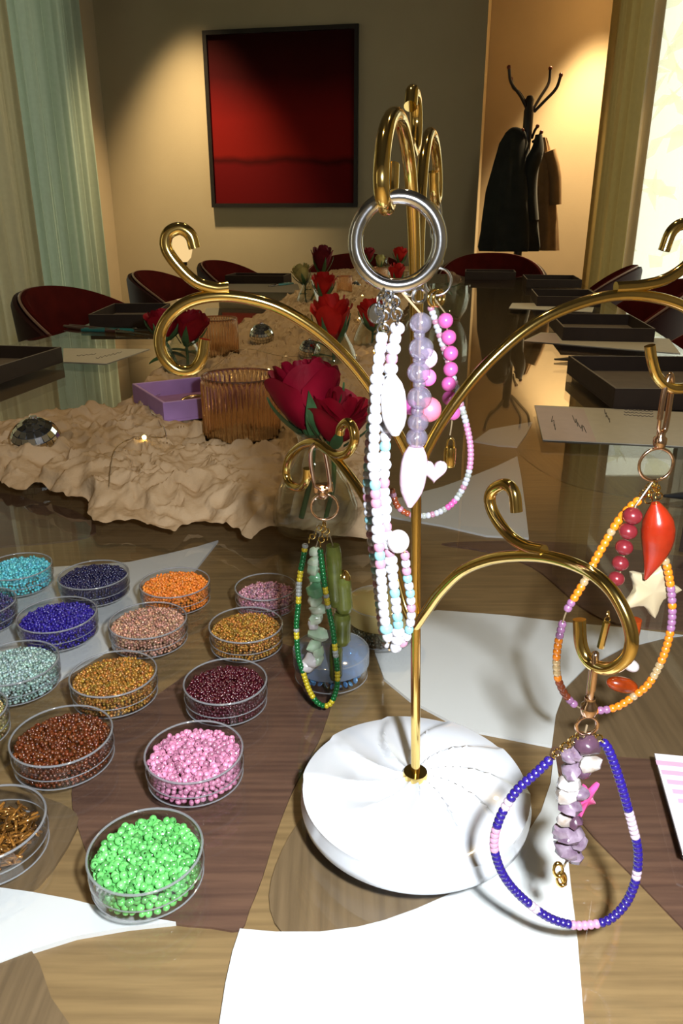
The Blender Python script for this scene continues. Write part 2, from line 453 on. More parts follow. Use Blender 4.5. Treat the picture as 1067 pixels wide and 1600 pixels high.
cv = wallslab(pl + dd * ft * .5, pr - dd * ft * .5, zb + ft * .5, zt - ft * .5, 0)
v0 = [pl + dd * ft, pr - dd * ft]
part('canvas', wallslab(v0[0] - AX * .012, v0[1] - AX * .012, zb + ft, zt - ft, 0.008), PAINT, root, False)
for q in ((pl, pl + dd * ft, zb, zt), (pr - dd * ft, pr, zb, zt), (pl + dd * ft, pr - dd * ft, zb, zb + ft), (pl + dd * ft, pr - dd * ft, zt - ft, zt)):
    part('frame_bar', wallslab(q[0] - AX * .03, q[1] - AX * .03, q[2], q[3], 0.03), DARKF, root, False)

# coat rack and coat in the niche
DARKW = pmat('dark_brown_wood', (0.022, 0.012, 0.010), 0.35, var=0.3, scale=30, stretch=((1, 1, .1), 0))
KNOB = pmat('red_brown_knob', (0.18, 0.035, 0.02), 0.3, var=0.2, scale=60)
COATM = pmat('dark_wool_coat', (0.016, 0.018, 0.016), 0.9, var=0.35, scale=18, bump=0.4, bscale=300, sheen=0.1)
YR = 5.15
q = yp(828, 150, YR); rackx = q.x; ztop = q.z
zz = lambda py: yp(828, py, YR).z
xx = lambda px, py: yp(px, py, YR)
root = empty('coat_rack', Vector((rackx, YR, 0)), 'dark wooden coat rack with curved hooks against the lit wall', 'coat rack')
part('pole', move(lathe([(0, 0.1), (0.026, 0.1), (0.026, ztop - .25), (0.030, ztop - .2), (0.030, ztop - 0.08), (0.022, ztop - .05), (0.026, ztop - .02), (0.018, ztop), (0, ztop + .005)], 14), (rackx, YR, 0)), DARKW, root)
for k in range(4):
    a = R(45 + 90 * k); d = Vector((math.cos(a), math.sin(a), 0))
    part('foot', tube(smooth_pts([Vector((rackx, YR, .30)) + d * .02, Vector((rackx, YR, .2)) + d * .1, Vector((rackx, YR, .05)) + d * .2, Vector((rackx, YR, .015)) + d * .27], 5), .014, 8), DARKW, root)
for pts, dy in (([(824, 172), (812, 150), (797, 130), (793, 107)], -.04), ([(826, 168), (814, 145), (805, 135), (803, 120)], .08), ([(832, 172), (846, 150), (860, 128), (864, 104)], .06), ([(834, 175), (850, 158), (866, 140), (872, 120)], -.06)):
    P3 = [xx(*p) + Vector((0, dy * i / 3, 0)) for i, p in enumerate(pts)]
    h = part('upper_hook', tube(smooth_pts(P3, 6), .009, 8), DARKW, root)
    part('hook_tip', sphere(P3[-1], .013, 10, 6), KNOB, h)
for pts in ([(824, 225), (818, 214), (813, 205)], [(832, 222), (838, 216), (842, 208)], [(831, 216), (833, 206), (836, 199)]):
    P3 = [xx(*p) + Vector((0, -.03 * i, 0)) for i, p in enumerate(pts)]
    h = part('lower_hook', tube(smooth_pts(P3, 5), .008, 8), DARKW, root)
    part('hook_tip', sphere(P3[-1], .012, 10, 6), KNOB, h)
def loft(rings, n):
    V = [p for r_ in rings for p in r_]; Fc = []
    for j in range(len(rings) - 1):
        for k in range(n):
            l = (k + 1) % n; Fc.append((j * n + k, j * n + l, (j + 1) * n + l, (j + 1) * n + k))
    Fc.append(tuple(range(n))[::-1]); Fc.append(tuple((len(rings) - 1) * n + k for k in range(n)))
    return V, Fc
def coat_ring(cx, z, hw, hd, n=40, ph=0.0, fold=0.12):
    out = []
    for k in range(n):
        a = 2 * math.pi * k / n; m_ = 1 + fold * math.sin(a * 7 + ph) + 0.5 * fold * math.sin(a * 12 + 2 * ph)
        out.append(Vector((cx + hw * m_ * math.cos(a), YR - 0.03 + hd * m_ * math.sin(a), z)))
    return out
lev = [(207, 803, 800 - 786), (225, 800, 22), (255, 798, 28), (300, 795, 36), (350, 795, 42), (385, 795, 46), (392, 795, 44)]
S = depth(Vector((rackx, YR, 1.4))) / F
rings = [coat_ring(xx(cx, py).x, zz(py), hw * S, (0.03 + 0.07 * min(1, (py - 200) / 100)), ph=py * 0.01, fold=0.04 + 0.08 * (py - 207) / 190) for py, cx, hw in lev]
root = empty('hanging_coat', Vector((rackx - .12, YR, rings[-1][0].z)), 'long dark coat hanging from the coat rack', 'coat')
part('body', loft(rings, 40), COATM, root)
slv = [xx(838, 212), xx(836, 235), xx(826, 262), xx(823, 300), xx(826, 345)]
part('sleeve', tube(smooth_pts([p + Vector((0, -.06, 0)) for p in slv], 5), [.02 + .028 * min(1, i / 8) for i in range(21)], 12), COATM, root)
part('collar', tube(smooth_pts([xx(793, 212), xx(800, 206) + Vector((0, -.04, 0)), xx(812, 210) + Vector((0, -.05, 0)), xx(818, 222)], 5), .022, 10), COATM, root)
JACK = pmat('tan_wool_jacket', (0.30, 0.19, 0.09), 0.9, var=0.2, scale=20, bump=0.3, bscale=300)
lev2 = [(214, 850, 8), (240, 853, 13), (290, 856, 16), (345, 857, 18), (392, 857, 20)]
rings = [[p + Vector((0, .10, 0)) for p in coat_ring(xx(cx, py).x, zz(py), hw * S, .05, ph=py * .02)] for py, cx, hw in lev2]
root = empty('hanging_jacket', Vector((rackx + .13, YR, rings[-1][0].z)), 'tan jacket hanging behind the dark coat on the rack', 'jacket')
part('body', loft(rings, 40), JACK, root)
part('sleeve', tube(smooth_pts([xx(860, 235) + Vector((0, .03, 0)), xx(868, 270) + Vector((0, .03, 0)), xx(869, 320) + Vector((0, .03, 0))], 6), .04, 12), JACK, root)

# egg shaped lamp seen through the curl
c = yp(283, 385, 4.6)
root = empty('egg_lamp', Vector((c.x, c.y, 0)), 'glowing cream egg shaped lamp on a dark stem by the wall', 'lamp')
prof = [(0, -.085), (.03, -.083), (.052, -.06), (.062, -.02), (.060, .025), (.045, .065), (.02, .083), (0, .086)]
part('shade', move(lathe(prof, 20), c), emis('lamp_glow', (1.0, 0.68, 0.30), 0.95), root)
part('stem', move(lathe([(0, .01), (.011, .01), (.011, c.z - .115), (.028, c.z - .10), (.028, c.z - .08), (0, c.z - .08)], 12), (c.x, c.y, 0)), DARKW, root)
part('foot', move(lathe([(0, 0), (.13, 0), (.12, .012), (0, .014)], 20), (c.x, c.y, 0)), DARKW, root)

# ================================================================ TABLE
TYAW = R(9.6)
TA = Vector((math.sin(TYAW), math.cos(TYAW), 0)); TB = Vector((math.cos(TYAW), -math.sin(TYAW), 0))
re = tp(1067, 546); xr = re.dot(TB); xl = tp(20, 537).dot(TB)
y0t, y1t = -0.35, 4.12
def tpt(u, v): 
    p = TB * u + TA * v; return (p.x, p.y)
OAK = pmat('oak_veneer', (0.30, 0.19, 0.085), 0.5, scale=16, col2=(0.21, 0.13, 0.058), stretch=((.9, 18, 1), R(25)))
OAKD = pmat('smoked_oak_veneer', (0.20, 0.13, 0.07), 0.5, scale=16, col2=(0.14, 0.09, 0.048), stretch=((18, .9, 1), R(20)))
WALN = pmat('walnut_veneer', (0.16, 0.082, 0.055), 0.5, scale=16, col2=(0.10, 0.05, 0.036), stretch=((.9, 18, 1), R(-35)))
WHT = pmat('white_inlay', (0.80, 0.80, 0.82), 0.5, scale=5, col2=(0.75, 0.75, 0.78), bump=0.02)
TLEG = pmat('dark_table_frame', (0.05, 0.035, 0.028), 0.4, var=0.3, scale=20)
trc = TB * ((xl + xr) / 2) + TA * ((y0t + y1t) / 2)
table = empty('conference_table', Vector((trc.x, trc.y, 0)), 'long conference table with glass top over white and wood inlay', 'table')
GAP = 0.013
part('glass_top', prism([tpt(xl, y0t), tpt(xr, y0t), tpt(xr, y1t), tpt(xl, y1t)], TZ - 0.008, TZ), TGLASS, table, False)
board = part('inlay_board', prism([tpt(xl + .01, y0t + .01), tpt(xr - .01, y0t + .01), tpt(xr - .01, y1t - .01), tpt(xl + .01, y1t - .01)], TZ - 0.055, TZ - GAP - 0.001), OAK, table, False)
INL = [
 (OAKD, [(862, 1167), (865, 1119), (884, 1075), (915, 1044), (972, 1014), (1037, 998), (1067, 994), (1300, 985), (1300, 1215), (1067, 1190), (960, 1182)]),
 (WALN, [(862, 1167), (960, 1182), (1067, 1190), (1300, 1215), (1300, 1690), (1067, 1450), (990, 1370), (906, 1282), (880, 1220)]),
 (WALN, [(240, 1090), (330, 1030), (420, 1005), (470, 1018), (520, 1065), (505, 1140), (480, 1190), (455, 1240), (430, 1305), (410, 1370), (390, 1420), (375, 1453), (330, 1449), (275, 1444), (200, 1430), (150, 1362), (124, 1300), (112, 1240), (130, 1170), (180, 1125)]),
 (OAKD, [(520, 1240), (478, 1270), (440, 1330), (420, 1400), (440, 1456), (500, 1458), (560, 1450), (600, 1440), (650, 1422), (700, 1400), (760, 1372), (800, 1330), (816, 1300), (700, 1200)]),
 (OAKD, [(808, 702), (864, 706), (960, 708), (1067, 712), (1240, 716), (1240, 830), (1067, 792), (948, 770), (888, 756), (840, 732)]),
 (WALN, [(690, 850), (760, 846), (826, 846), (900, 850), (1000, 860), (1067, 870), (1260, 890), (1260, 1000), (1067, 985), (963, 975), (910, 950), (880, 925), (830, 885), (760, 862)]),
 (WALN, [(-200, 745), (0, 770), (60, 785), (120, 800), (150, 832), (60, 850), (-200, 850)]),  # dark panel outlines the gauze runner's shadow, shade put into the inlay
 (OAKD, [(-200, 1560), (0, 1507), (50, 1488), (80, 1560), (110, 1640), (-100, 1720)]),
 (OAKD, [(-200, 1180), (0, 1235), (60, 1245), (110, 1265), (120, 1295), (60, 1385), (0, 1388), (-200, 1360)]),  # darker veneer stands in for the shade around the bugle bead dish
 (WHT, [(345, 1700), (343, 1600), (352, 1540), (363, 1490), (375, 1453), (430, 1458), (500, 1458), (560, 1450), (600, 1440), (650, 1422), (700, 1400), (760, 1372), (816, 1315), (845, 1270), (860, 1225), (866, 1172), (876, 1240), (884, 1310), (892, 1390), (902, 1470), (912, 1600), (920, 1700)]),
 (WHT, [(683, 955), (792, 963), (884, 974), (963, 981), (1067, 994), (1037, 998), (972, 1014), (915, 1044), (884, 1075), (868, 1119), (862, 1167), (749, 1145), (700, 1127), (640, 1095), (600, 1062), (585, 1020), (600, 985), (640, 965)]),
 (WHT, [(560, 795), (640, 775), (690, 762), (740, 744), (775, 730), (808, 714), (814, 745), (820, 790), (826, 842), (760, 838), (690, 822), (620, 810)]),
 (WHT, [(740, 690), (765, 672), (832, 660), (822, 680), (808, 699), (780, 697)]),
 (WHT, [(-160, 905), (0, 893), (82, 888), (203, 880), (262, 867), (308, 856), (341, 846), (308, 888), (240, 950), (180, 1010), (130, 1040), (88, 1066), (20, 1072), (-160, 1060)]),
 (WHT, [(-160, 1375), (0, 1390), (50, 1397), (110, 1408), (162, 1421), (240, 1438), (275, 1444), (200, 1452), (120, 1466), (50, 1488), (0, 1507), (-160, 1560)]),
]
for i, (m_, poly) in enumerate(INL):
    pts = [tp(px, py, -GAP) for px, py in poly]
    pts = smooth_pts(pts, 3, True) if m_ is not WHT else pts
    top = TZ - GAP + 0.0001 * i
    part('inlay_panel', prism([(p.x, p.y) for p in pts], TZ - GAP - 0.004, top), m_, table, False)
part('table_frame', prism([tpt(xl + .15, y0t + .2), tpt(xr - .15, y0t + .2), tpt(xr - .15, y1t - .2), tpt(xl + .15, y1t - .2)], TZ - 0.11, TZ - 0.055), TLEG, table, False)
for u in (xl + .3, xr - .3):
    for v in (y0t + .5, y1t - .5):
        c = tpt(u, v); part('leg', box(c[0] - .05, c[0] + .05, c[1] - .05, c[1] + .05, 0, TZ - .11), TLEG, table, False)
for u, v in ((xl + .02, 0.1), (xr - .02, 0.1), (xl + .02, 2.0), (xr - .02, 2.0), (xl + .02, 4.0), (xr - .02, 4.0)):
    c = tpt(u, v); part('glass_spacer', move(lathe([(0, TZ - .014), (.012, TZ - .014), (.012, TZ - .008), (0, TZ - .008)], 12), (c[0], c[1], 0)), SILVER, table)

# ================================================================ JEWELLERY STAND
PY = 0.297
pb0 = yp(649, 1204, PY); pt0 = yp(651, 420, PY)
PDIR = (pt0 - pb0).normalized()
def pole_at(z): 
    return pb0 + PDIR * ((TZ + z - pb0.z) / PDIR.z)
TR = 0.0022
basec = Vector((pb0.x, PY, TZ))
stand = empty('jewelry_stand', basec, 'gold wire jewelry tree on a fluted white marble base', 'jewelry stand')
NF = 10
def basemod(r_, z, a):
    if z < 0.008: return (r_, z)
    k = min(1, r_ / 0.05)
    ph = (a * NF / (2 * math.pi) + 1.1 * k) % 1.0
    saw = ph ** 1.5 if ph < 0.9 else (1 - ph) / 0.1 * 0.9 ** 1.5
    amp = 0.0050 * math.sin(math.pi * min(1, k * 0.95)) ** 0.8
    return (r_ * (1 + 0.012 * (saw - .5) * k), z + amp * (saw - 0.55))
bp = [(0, 0.0005), (0.045, 0.0005), (0.0515, 0.002), (0.0545, 0.0055), (0.0550, 0.0095), (0.0538, 0.0135)]
for i in range(16):
    t = i / 15; rr_ = 0.0525 * (1 - t) + 0.0015; bp.append((rr_, 0.0160 + 0.0060 * max(0.0, 1 - (rr_ / 0.0525) ** 2) ** 0.8))
bp.append((0, 0.0220))
part('marble_base', move(lathe(bp, 200, basemod), basec), MARBLE, stand)
part('collar', move(lathe([(0, .018), (.0056, .018), (.0060, .0225), (.0056, .0238), (.0034, .0240), (0, .0240)], 24), basec), GOLD, stand)
part('pole', tube([pole_at(.0235), pole_at(.06), pole_at(.10), pole_at(.15), pole_at(.205)], TR, 14), GOLD, stand)
AZ_A, AZ_C, AZ_E = R(-57), R(8), R(78)
def arm(px, az, pz, curl=None):
    org = pole_at(pz)
    P3 = smooth_pts([vp(x, y, org, az) for x, y in px], 8)
    a = part('arm', tube(P3, TR, 14), GOLD, stand)
    if curl:
        part('curl', tube(smooth_pts([vp(x, y, org, az) for x, y in curl], 8), TR, 14), GOLD, a)
    return P3
A_px = [(650, 978), (668, 952), (690, 922), (722, 892), (765, 874), (815, 868), (865, 872), (915, 890), (953, 920), (977, 960), (987, 1000), (977, 1030), (950, 1045), (922, 1035), (908, 1008), (905, 968)]
A_cu = [(850, 861), (822, 854), (795, 836), (773, 806), (765, 780), (772, 764), (790, 757), (803, 770), (807, 800)]
armA = arm(A_px, AZ_A, .105, A_cu)
B_px = [(646, 978), (632, 945), (615, 885), (592, 825), (568, 775), (540, 735), (513, 704), (490, 692), (470, 697), (452, 715), (447, 738), (453, 756), (468, 762), (478, 752), (480, 732)]
B_cu = [(502, 697), (515, 706), (530, 712), (545, 706), (554, 688), (551, 668), (542, 660), (533, 668), (531, 678)]
armB = arm(B_px, AZ_A, .105, B_cu)
C_px = [(655, 735), (668, 700), (700, 645), (755, 575), (825, 513), (895, 478), (970, 461), (1045, 470), (1098, 500), (1120, 545), (1108, 585), (1080, 604), (1048, 606), (1028, 590), (1019, 565), (1015, 540)]
C_cu = [(962, 449), (1000, 446), (1040, 436), (1075, 412), (1090, 385), (1085, 358), (1067, 350), (1049, 362), (1037, 392)]
armC = arm(C_px, AZ_C, .178, C_cu)
D_px = [(648, 735), (628, 690), (600, 640), (568, 592), (530, 548), (482, 508), (425, 477), (360, 463), (305, 468), (268, 490), (250, 523), (254, 555), (275, 577), (300, 578), (315, 560), (320, 530)]
D_cu = [(357, 449), (335, 450), (305, 440), (278, 415), (260, 388), (262, 366), (280, 357), (297, 367), (304, 388)]
armD = arm(D_px, AZ_C, .178, D_cu)
def rz(r_, z, az): 
    o = pole_at(z); return Vector((o.x + r_ * math.cos(az), o.y + r_ * math.sin(az), TZ + z))
def armrz(prof, az, curl=None):
    P3 = smooth_pts([rz(a, b, az) for a, b in prof], 8)
    a = part('arm', tube(P3, TR, 14), GOLD, stand)
    if curl: part('curl', tube(smooth_pts([rz(p, q, az) for p, q in curl], 8), TR, 14), GOLD, a)
    return P3
E_pr = [(.0, .195), (.002, .225), (.008, .262), (.020, .285), (.040, .2965), (.058, .2965), (.072, .290), (.079, .281), (.077, .2745), (.070, .2725), (.063, .2765), (.060, .284)]
E_cu = [(.024, .2925), (.014, .290), (.006, .293), (.002, .300), (.005, .3065), (.013, .3085), (.018, .3035)]
armE = armrz(E_pr, AZ_E + math.pi, E_cu)
armF = armrz([(r_, z + .004) for r_, z in E_pr], AZ_E)

# ---------------------------------------------------------------- beads
BM = {}
def bead_mesh(kind, d, h, mat):
    key = (kind, round(d, 5), round(h, 5), mat.name)
    if key in BM: return BM[key]
    r_ = d / 2
    if kind == 'seed':
        vf = lathe([(r_ * .36, -h * .42), (r_ * .72, -h * .5), (r_, -h * .22), (r_, h * .22), (r_ * .72, h * .5), (r_ * .36, h * .42)], 12)
    elif kind == 'round':
        vf = sphere((0, 0, 0), r_, 16, 10, (1, 1, h / d))
    elif kind == 'tubeb':
        vf = lathe([(0, -h * .5), (r_ * .8, -h * .5), (r_, -h * .42), (r_, h * .42), (r_ * .8, h * .5), (0, h * .5)], 12)
    elif kind == 'facet':
        vf = lathe([(0, -h * .5), (r_ * .6, -h * .5), (r_, -h * .15), (r_, h * .15), (r_ * .6, h * .5), (0, h * .5)], 7)
    elif kind == 'chip':
        rs = random.Random(int(d * 1e6) + int(h * 1e5)); v, f = sphere((0, 0, 0), r_, 8, 6, (1, .8, h / d))
        vf = [p * rs.uniform(.78, 1.15) for p in v], f
    me = mk(vf[0], vf[1], mat, kind not in ('facet',), 'bead'); BM[key] = me; return me
def put(name, me, p, parent, axis=None, spin=None):
    o = bpy.data.objects.new(name, me); COL.objects.link(o); o.parent = parent
    o.location = Vector(p) - wpos(parent)
    if axis is not None:
        o.rotation_mode = 'QUATERNION'; q = Vector((0, 0, 1)).rotation_difference(Vector(axis).normalized())
        if spin: q = q @ Quaternion((0, 0, 1), spin)
        o.rotation_quaternion = q
    return o
def resample(P, step):
    out = []; acc = 0.0; need = step / 2
    for a, b in zip(P, P[1:]):
        L_ = (b - a).length
        while acc + L_ >= need and L_ > 0:
            t = (need - acc) / L_; out.append((a.lerp(b, t), (b - a).normalized())); need += step
        acc += L_
    return out
def project(p):
    v = p - CAMP; dp_ = v.y * CP - v.z * SP
    return (CX + v.x / dp_ * F, CY - (v.y * SP + v.z * CP) / dp_ * F)
CORDM = pmat('clear_cord', (0.22, 0.16, 0.09), 0.3, coat=.5, var=.1)
def strand(root, pxs, Y, d, h, pick, closed=False, cord=True, step=None, kind='seed', pts=None):
    """beads strung along a photo-measured loop hanging in the plane y = Y; pick(i, px, py) -> material or (kind, d, h, material)"""
    P3 = smooth_pts(pts or [yp(x, y, Y) for x, y in pxs], 10, closed)
    if closed: P3.append(P3[0])
    if cord: part('cord', tube(P3, 0.0004, 6), CORDM, root)
    for i, (p, t) in enumerate(resample(P3, step or h)):
        sx, sy = project(p); m_ = pick(i, sx, sy)
        if m_ is None: continue
        me = bead_mesh(*m_) if isinstance(m_, tuple) else bead_mesh(kind, d, h, m_)
        put('bead', me, p, root, t)
def gem(name, col, rough=.26, coat=.0, **k): return pmat(name, col, rough, 0, coat, spec=1.0, **k)
COBALT = gem('cobalt_bead', (0.014, 0.005, 0.15)); PALEPINK = gem('pale_pink_bead', (0.50, 0.24, 0.36)); WPINK = gem('pink_white_bead', (0.50, 0.38, 0.46))
ORANGE = gem('orange_bead', (0.72, 0.20, 0.008)); GOLDC = gem('champagne_bead', (0.62, 0.42, 0.20), metal=None) if False else pmat('champagne_bead', (0.70, 0.50, 0.25), .12, .5, .6)
MAUVE = gem('mauve_glass_bead', (0.30, 0.13, 0.26)); RUST = gem('rust_bead', (0.24, 0.045, 0.012)); PEARLR = pmat('burgundy_pearl', (0.20, 0.018, 0.024), .28, .2, .2)
CARN = pmat('carnelian', (0.36, 0.022, 0.005), .25, 0, .3, var=.4, scale=60); CREAMST = pmat('cream_shell', (0.46, 0.37, 0.22), .35, 0, .3, scale=40, col2=(.38, .32, .21))
AMBERB = pmat('amber_bead', (0.30, 0.035, 0.003), .22, 0, .5, var=.5, scale=120); WPEARL = pmat('white_pearl', (0.58, 0.53, 0.52), .28, 0, .4)
EMER = pmat('emerald_bead', (0.006, 0.12, 0.028), .26, .2, .2); LEMON = pmat('lemon_bead', (0.55, 0.42, 0.02), .26, .1, .2); CLEARB = pmat('clear_glass_bead', (0.42, 0.44, 0.40), .25, 0, .4, var=.4, scale=300)
JADE = pmat('pale_jade', (0.42, 0.60, 0.40), .22, 0, .5, scale=60, col2=(.62, .66, .52)); JADEG = pmat('green_jade', (0.20, 0.48, 0.25), .22, 0, .5, var=.3, scale=60); OLIVE = pmat('olive_jade', (0.045, 0.052, 0.008), .2, 0, .4, scale=80, col2=(.10, .11, .022))
AMETH = pmat('amethyst', (0.10, 0.058, 0.092), .22, 0, .3, scale=160, col2=(.26, .20, .245)); AMETHD = pmat('dark_amethyst', (0.085, 0.040, 0.065), .22, 0, .3, var=.4, scale=120)
QUARTZ = pmat('milky_quartz', (0.24, 0.19, 0.15), .22, 0, .3, scale=160, col2=(.42, .40, .40)); HOTP = pmat('hot_pink_enamel', (0.62, 0.06, 0.22), .3, 0, .4)
WHTB = pmat('white_crystal_bead', (0.50, 0.50, 0.54), .22, 0, .3, var=.3, scale=500, film=380); AQUAB = pmat('pale_aqua_bead', (0.20, 0.42, 0.46), .22, 0, .3, var=.2, scale=300); BLUSH = pmat('blush_bead', (0.42, 0.20, 0.28), .22, 0, .3, var=.2, scale=300)
BUBBLE = glass('iridescent_bubble_bead', (0.80, 0.76, 0.86), 0.16, 0.12, 0.22, (0.50, 0.45, 0.58)); PINKP = pmat('pink_pearl_bead', (0.55, 0.10, 0.32), .26, 0, .2); ROSEQ = pmat('rose_quartz', (0.52, 0.37, 0.44), .28, 0, .3, var=.08, scale=60)

def clip(root, top, ring_c, ring_r, mat, width=0.0035, face=0.0):
    """swivel snap hook hanging from 'top' down to the ring centred on ring_c"""
    u = (top - ring_c).normalized(); side = Vector((math.cos(face), math.sin(face), 0))
    base = ring_c + u * (ring_r + .001); ln = (top - base).length
    b1 = base + u * .006
    loop = [b1 + side * width * .3, b1 + side * width + u * ln * .08, b1 + side * width + u * (ln * .55), top + side * width * .75 - u * .001, top + u * .0028, top - side * width * .75 - u * .001, b1 - side * width + u * (ln * .55), b1 - side * width + u * (ln * .22)]
    part('hook_body', tube(smooth_pts(loop, 7), .0012, 10), mat, root)
    part('gate', tube([b1 - side * width + u * ln * .22, b1 - side * width * .9 + u * ln * .08, b1 - side * width * .25], .0009, 8), mat, root)
    q = Vector((0, 0, 1)).rotation_difference(u).to_matrix().to_4x4()
    part('swivel', xf(lathe([(0, 0), (.0024, 0), (.0028, .0015), (.0028, .0035), (.0018, .0045), (.0018, .0065), (0, .0065)], 14), Matrix.Translation(base) @ q), mat, root)
    part('split_ring', torus(ring_r, .0007, 30, 8, Matrix.Translation(ring_c) @ Matrix.Rotation(R(90), 4, 'X')), mat, root)
def chainlets(root, a, b, n, r_=.0013, mat=None):
    for i in range(n):
        p = a.lerp(b, (i + .5) / n)
        rot = Matrix.Rotation(R(90), 4, 'X') if i % 2 else Matrix.Rotation(R(90), 4, 'Y')
        part('jump_ring', torus(r_, .00032, 12, 6, Matrix.Translation(p) @ rot), mat or GOLD, root)
def star(c, R_, th, mat, root, tilt=0.0, inner=.5, yaw=0.0):
    pts = []
    for k in range(10):
        a = R(90) + tilt + k * math.pi / 5; r_ = R_ if k % 2 == 0 else R_ * inner
        pts.append(Vector((r_ * math.cos(a), 0, r_ * math.sin(a))))
    pts = smooth_pts(pts, 3, True); n = len(pts)
    V = []; 
    for s, y in ((.86, -th / 2), (1, -th * .3), (1, th * .3), (.86, th / 2)):
        V += [Vector((p.x * s, y, p.z * s)) for p in pts]
    Fc = []
    for j in range(3):
        for k in range(n):
            l = (k + 1) % n; Fc.append((j * n + k, j * n + l, (j + 1) * n + l, (j + 1) * n + k))
    V += [Vector((0, -th * .62, 0)), Vector((0, th * .62, 0))]; a0 = 4 * n
    for k in range(n):
        l = (k + 1) % n; Fc.append((l, k, a0)); Fc.append((3 * n + k, 3 * n + l, a0 + 1))
    v = [Matrix.Rotation(yaw, 4, 'Z') @ p + Vector(c) for p in V]
    return part('star_charm', (v, Fc), mat, root)
def teardrop(c0, c1, r_, mat, root, name='drop_charm', bend=0.0, flat=1.0, prof=None):
    """tapered stone between c0 (top) and c1 (bottom)"""
    prof = prof or [.25, .62, .9, 1.0, .98, .88, .72, .52, .30, .10]
    d = c1 - c0; s = d.cross(Vector((0, 1, 0))).normalized(); n = len(prof)
    P = [c0 + d * (i / (n - 1)) + s * bend * math.sin(math.pi * i / (n - 1)) for i in range(n)]
    P2 = smooth_pts(P, 3); rr = []
    for i in range(len(P2)):
        t = i / (len(P2) - 1) * (n - 1); k = min(n - 2, int(t)); rr.append(max(.0002, r_ * (prof[k] + (prof[k + 1] - prof[k]) * (t - k))))
    v, f = tube(P2, rr, 14)
    return part(name, (v, f), mat, root)

# --- cobalt bracelet on the lower front arm
YA = armA[len(armA) - 26].y
hookA = min(armA[-45:], key=lambda p: p.z)
YA = hookA.y
root = empty('bracelet_charm', yp(917, 1135, YA), 'cobalt blue beaded bracelet with amethyst chip strand hanging over the marble base', 'bracelet')
ringc = yp(917, 1133, YA)
clip(root, hookA + Vector((0, 0, .0015)), ringc, .0036, ROSE, .0016, R(80))
part('jump_ring', torus(.0036, .0006, 24, 8, Matrix.Translation(ringc) @ Matrix.Rotation(R(90), 4, 'X')), GOLD, root)
loop = [(860, 1186), (835, 1210), (810, 1232), (793, 1255), (780, 1280), (772, 1310), (774, 1335), (785, 1365), (803, 1390), (830, 1415), (860, 1435), (893, 1445), (920, 1445), (950, 1438), (975, 1415), (990, 1385), (996, 1355), (996, 1325), (988, 1290), (980, 1260), (970, 1225), (960, 1195), (950, 1170), (940, 1157)]
SPOTS = [(790, 1258, 9, WPINK), (772, 1310, 17, PALEPINK), (833, 1414, 8, WPINK), (915, 1446, 23, PALEPINK), (992, 1368, 8, WPINK), (985, 1290, 24, WPINK)]
def pickA(i, x, y):
    for a, b, r_, m_ in SPOTS:
        if (x - a) ** 2 + (y - b) ** 2 < r_ * r_: return m_
    return COBALT
strand(root, loop, YA, .0034, .0022, pickA)
chainlets(root, yp(905, 1148, YA), yp(862, 1183, YA), 7)
chainlets(root, yp(925, 1146, YA), yp(939, 1156, YA), 2)
chips = [(918, 1165, AMETHD, .0075), (900, 1178, AMETH, .0050), (888, 1182, AMETH, .0055), (920, 1192, QUARTZ, .0068), (893, 1205, AMETH, .0070), (912, 1205, AMETHD, .0052), (888, 1222, QUARTZ, .0072), (884, 1238, QUARTZ, .0078), (890, 1258, AMETH, .0080), (905, 1240, AMETH, .0060), (882, 1280, QUARTZ, .0052), (897, 1282, AMETHD, .0055), (880, 1300, AMETH, .0075), (892, 1305, AMETH, .0080), (905, 1315, AMETH, .0062), (885, 1328, AMETH, .0078), (897, 1338, AMETH, .0060)]
for i, (x, y, m_, d) in enumerate(chips):
    put('stone_chip', bead_mesh('chip', d * 1.28 * (1 + .003 * i), d * .85, m_), yp(x, y, YA - .002), root, (random.uniform(-.5, .5), random.uniform(-.3, .3), 1), i)
part('cord', tube([ringc, yp(905, 1180, YA), yp(890, 1260, YA), yp(888, 1340, YA), yp(880, 1355, YA)], .0004, 6), CORDM, root)
star(yp(915, 1248, YA + .004), .0075, .0022, HOTP, root, R(15), .42, R(35))
cc = yp(876, 1366, YA)
part('bow_charm', join(torus(.0024, .0008, 14, 8, Matrix.Translation(cc + Vector((-.0012, 0, .0022))) @ Matrix.Rotation(R(70), 4, 'X') @ Matrix.Scale(.7, 4, (1, 0, 0))), torus(.0024, .0008, 14, 8, Matrix.Translation(cc + Vector((.0005, 0, -.0024))) @ Matrix.Rotation(R(70), 4, 'X') @ Matrix.Scale(.7, 4, (1, 0, 0))), sphere(cc, .0012, 8, 6), tube([cc, cc + Vector((.002, 0, -.005))], .0009, 8)), GOLD, root)

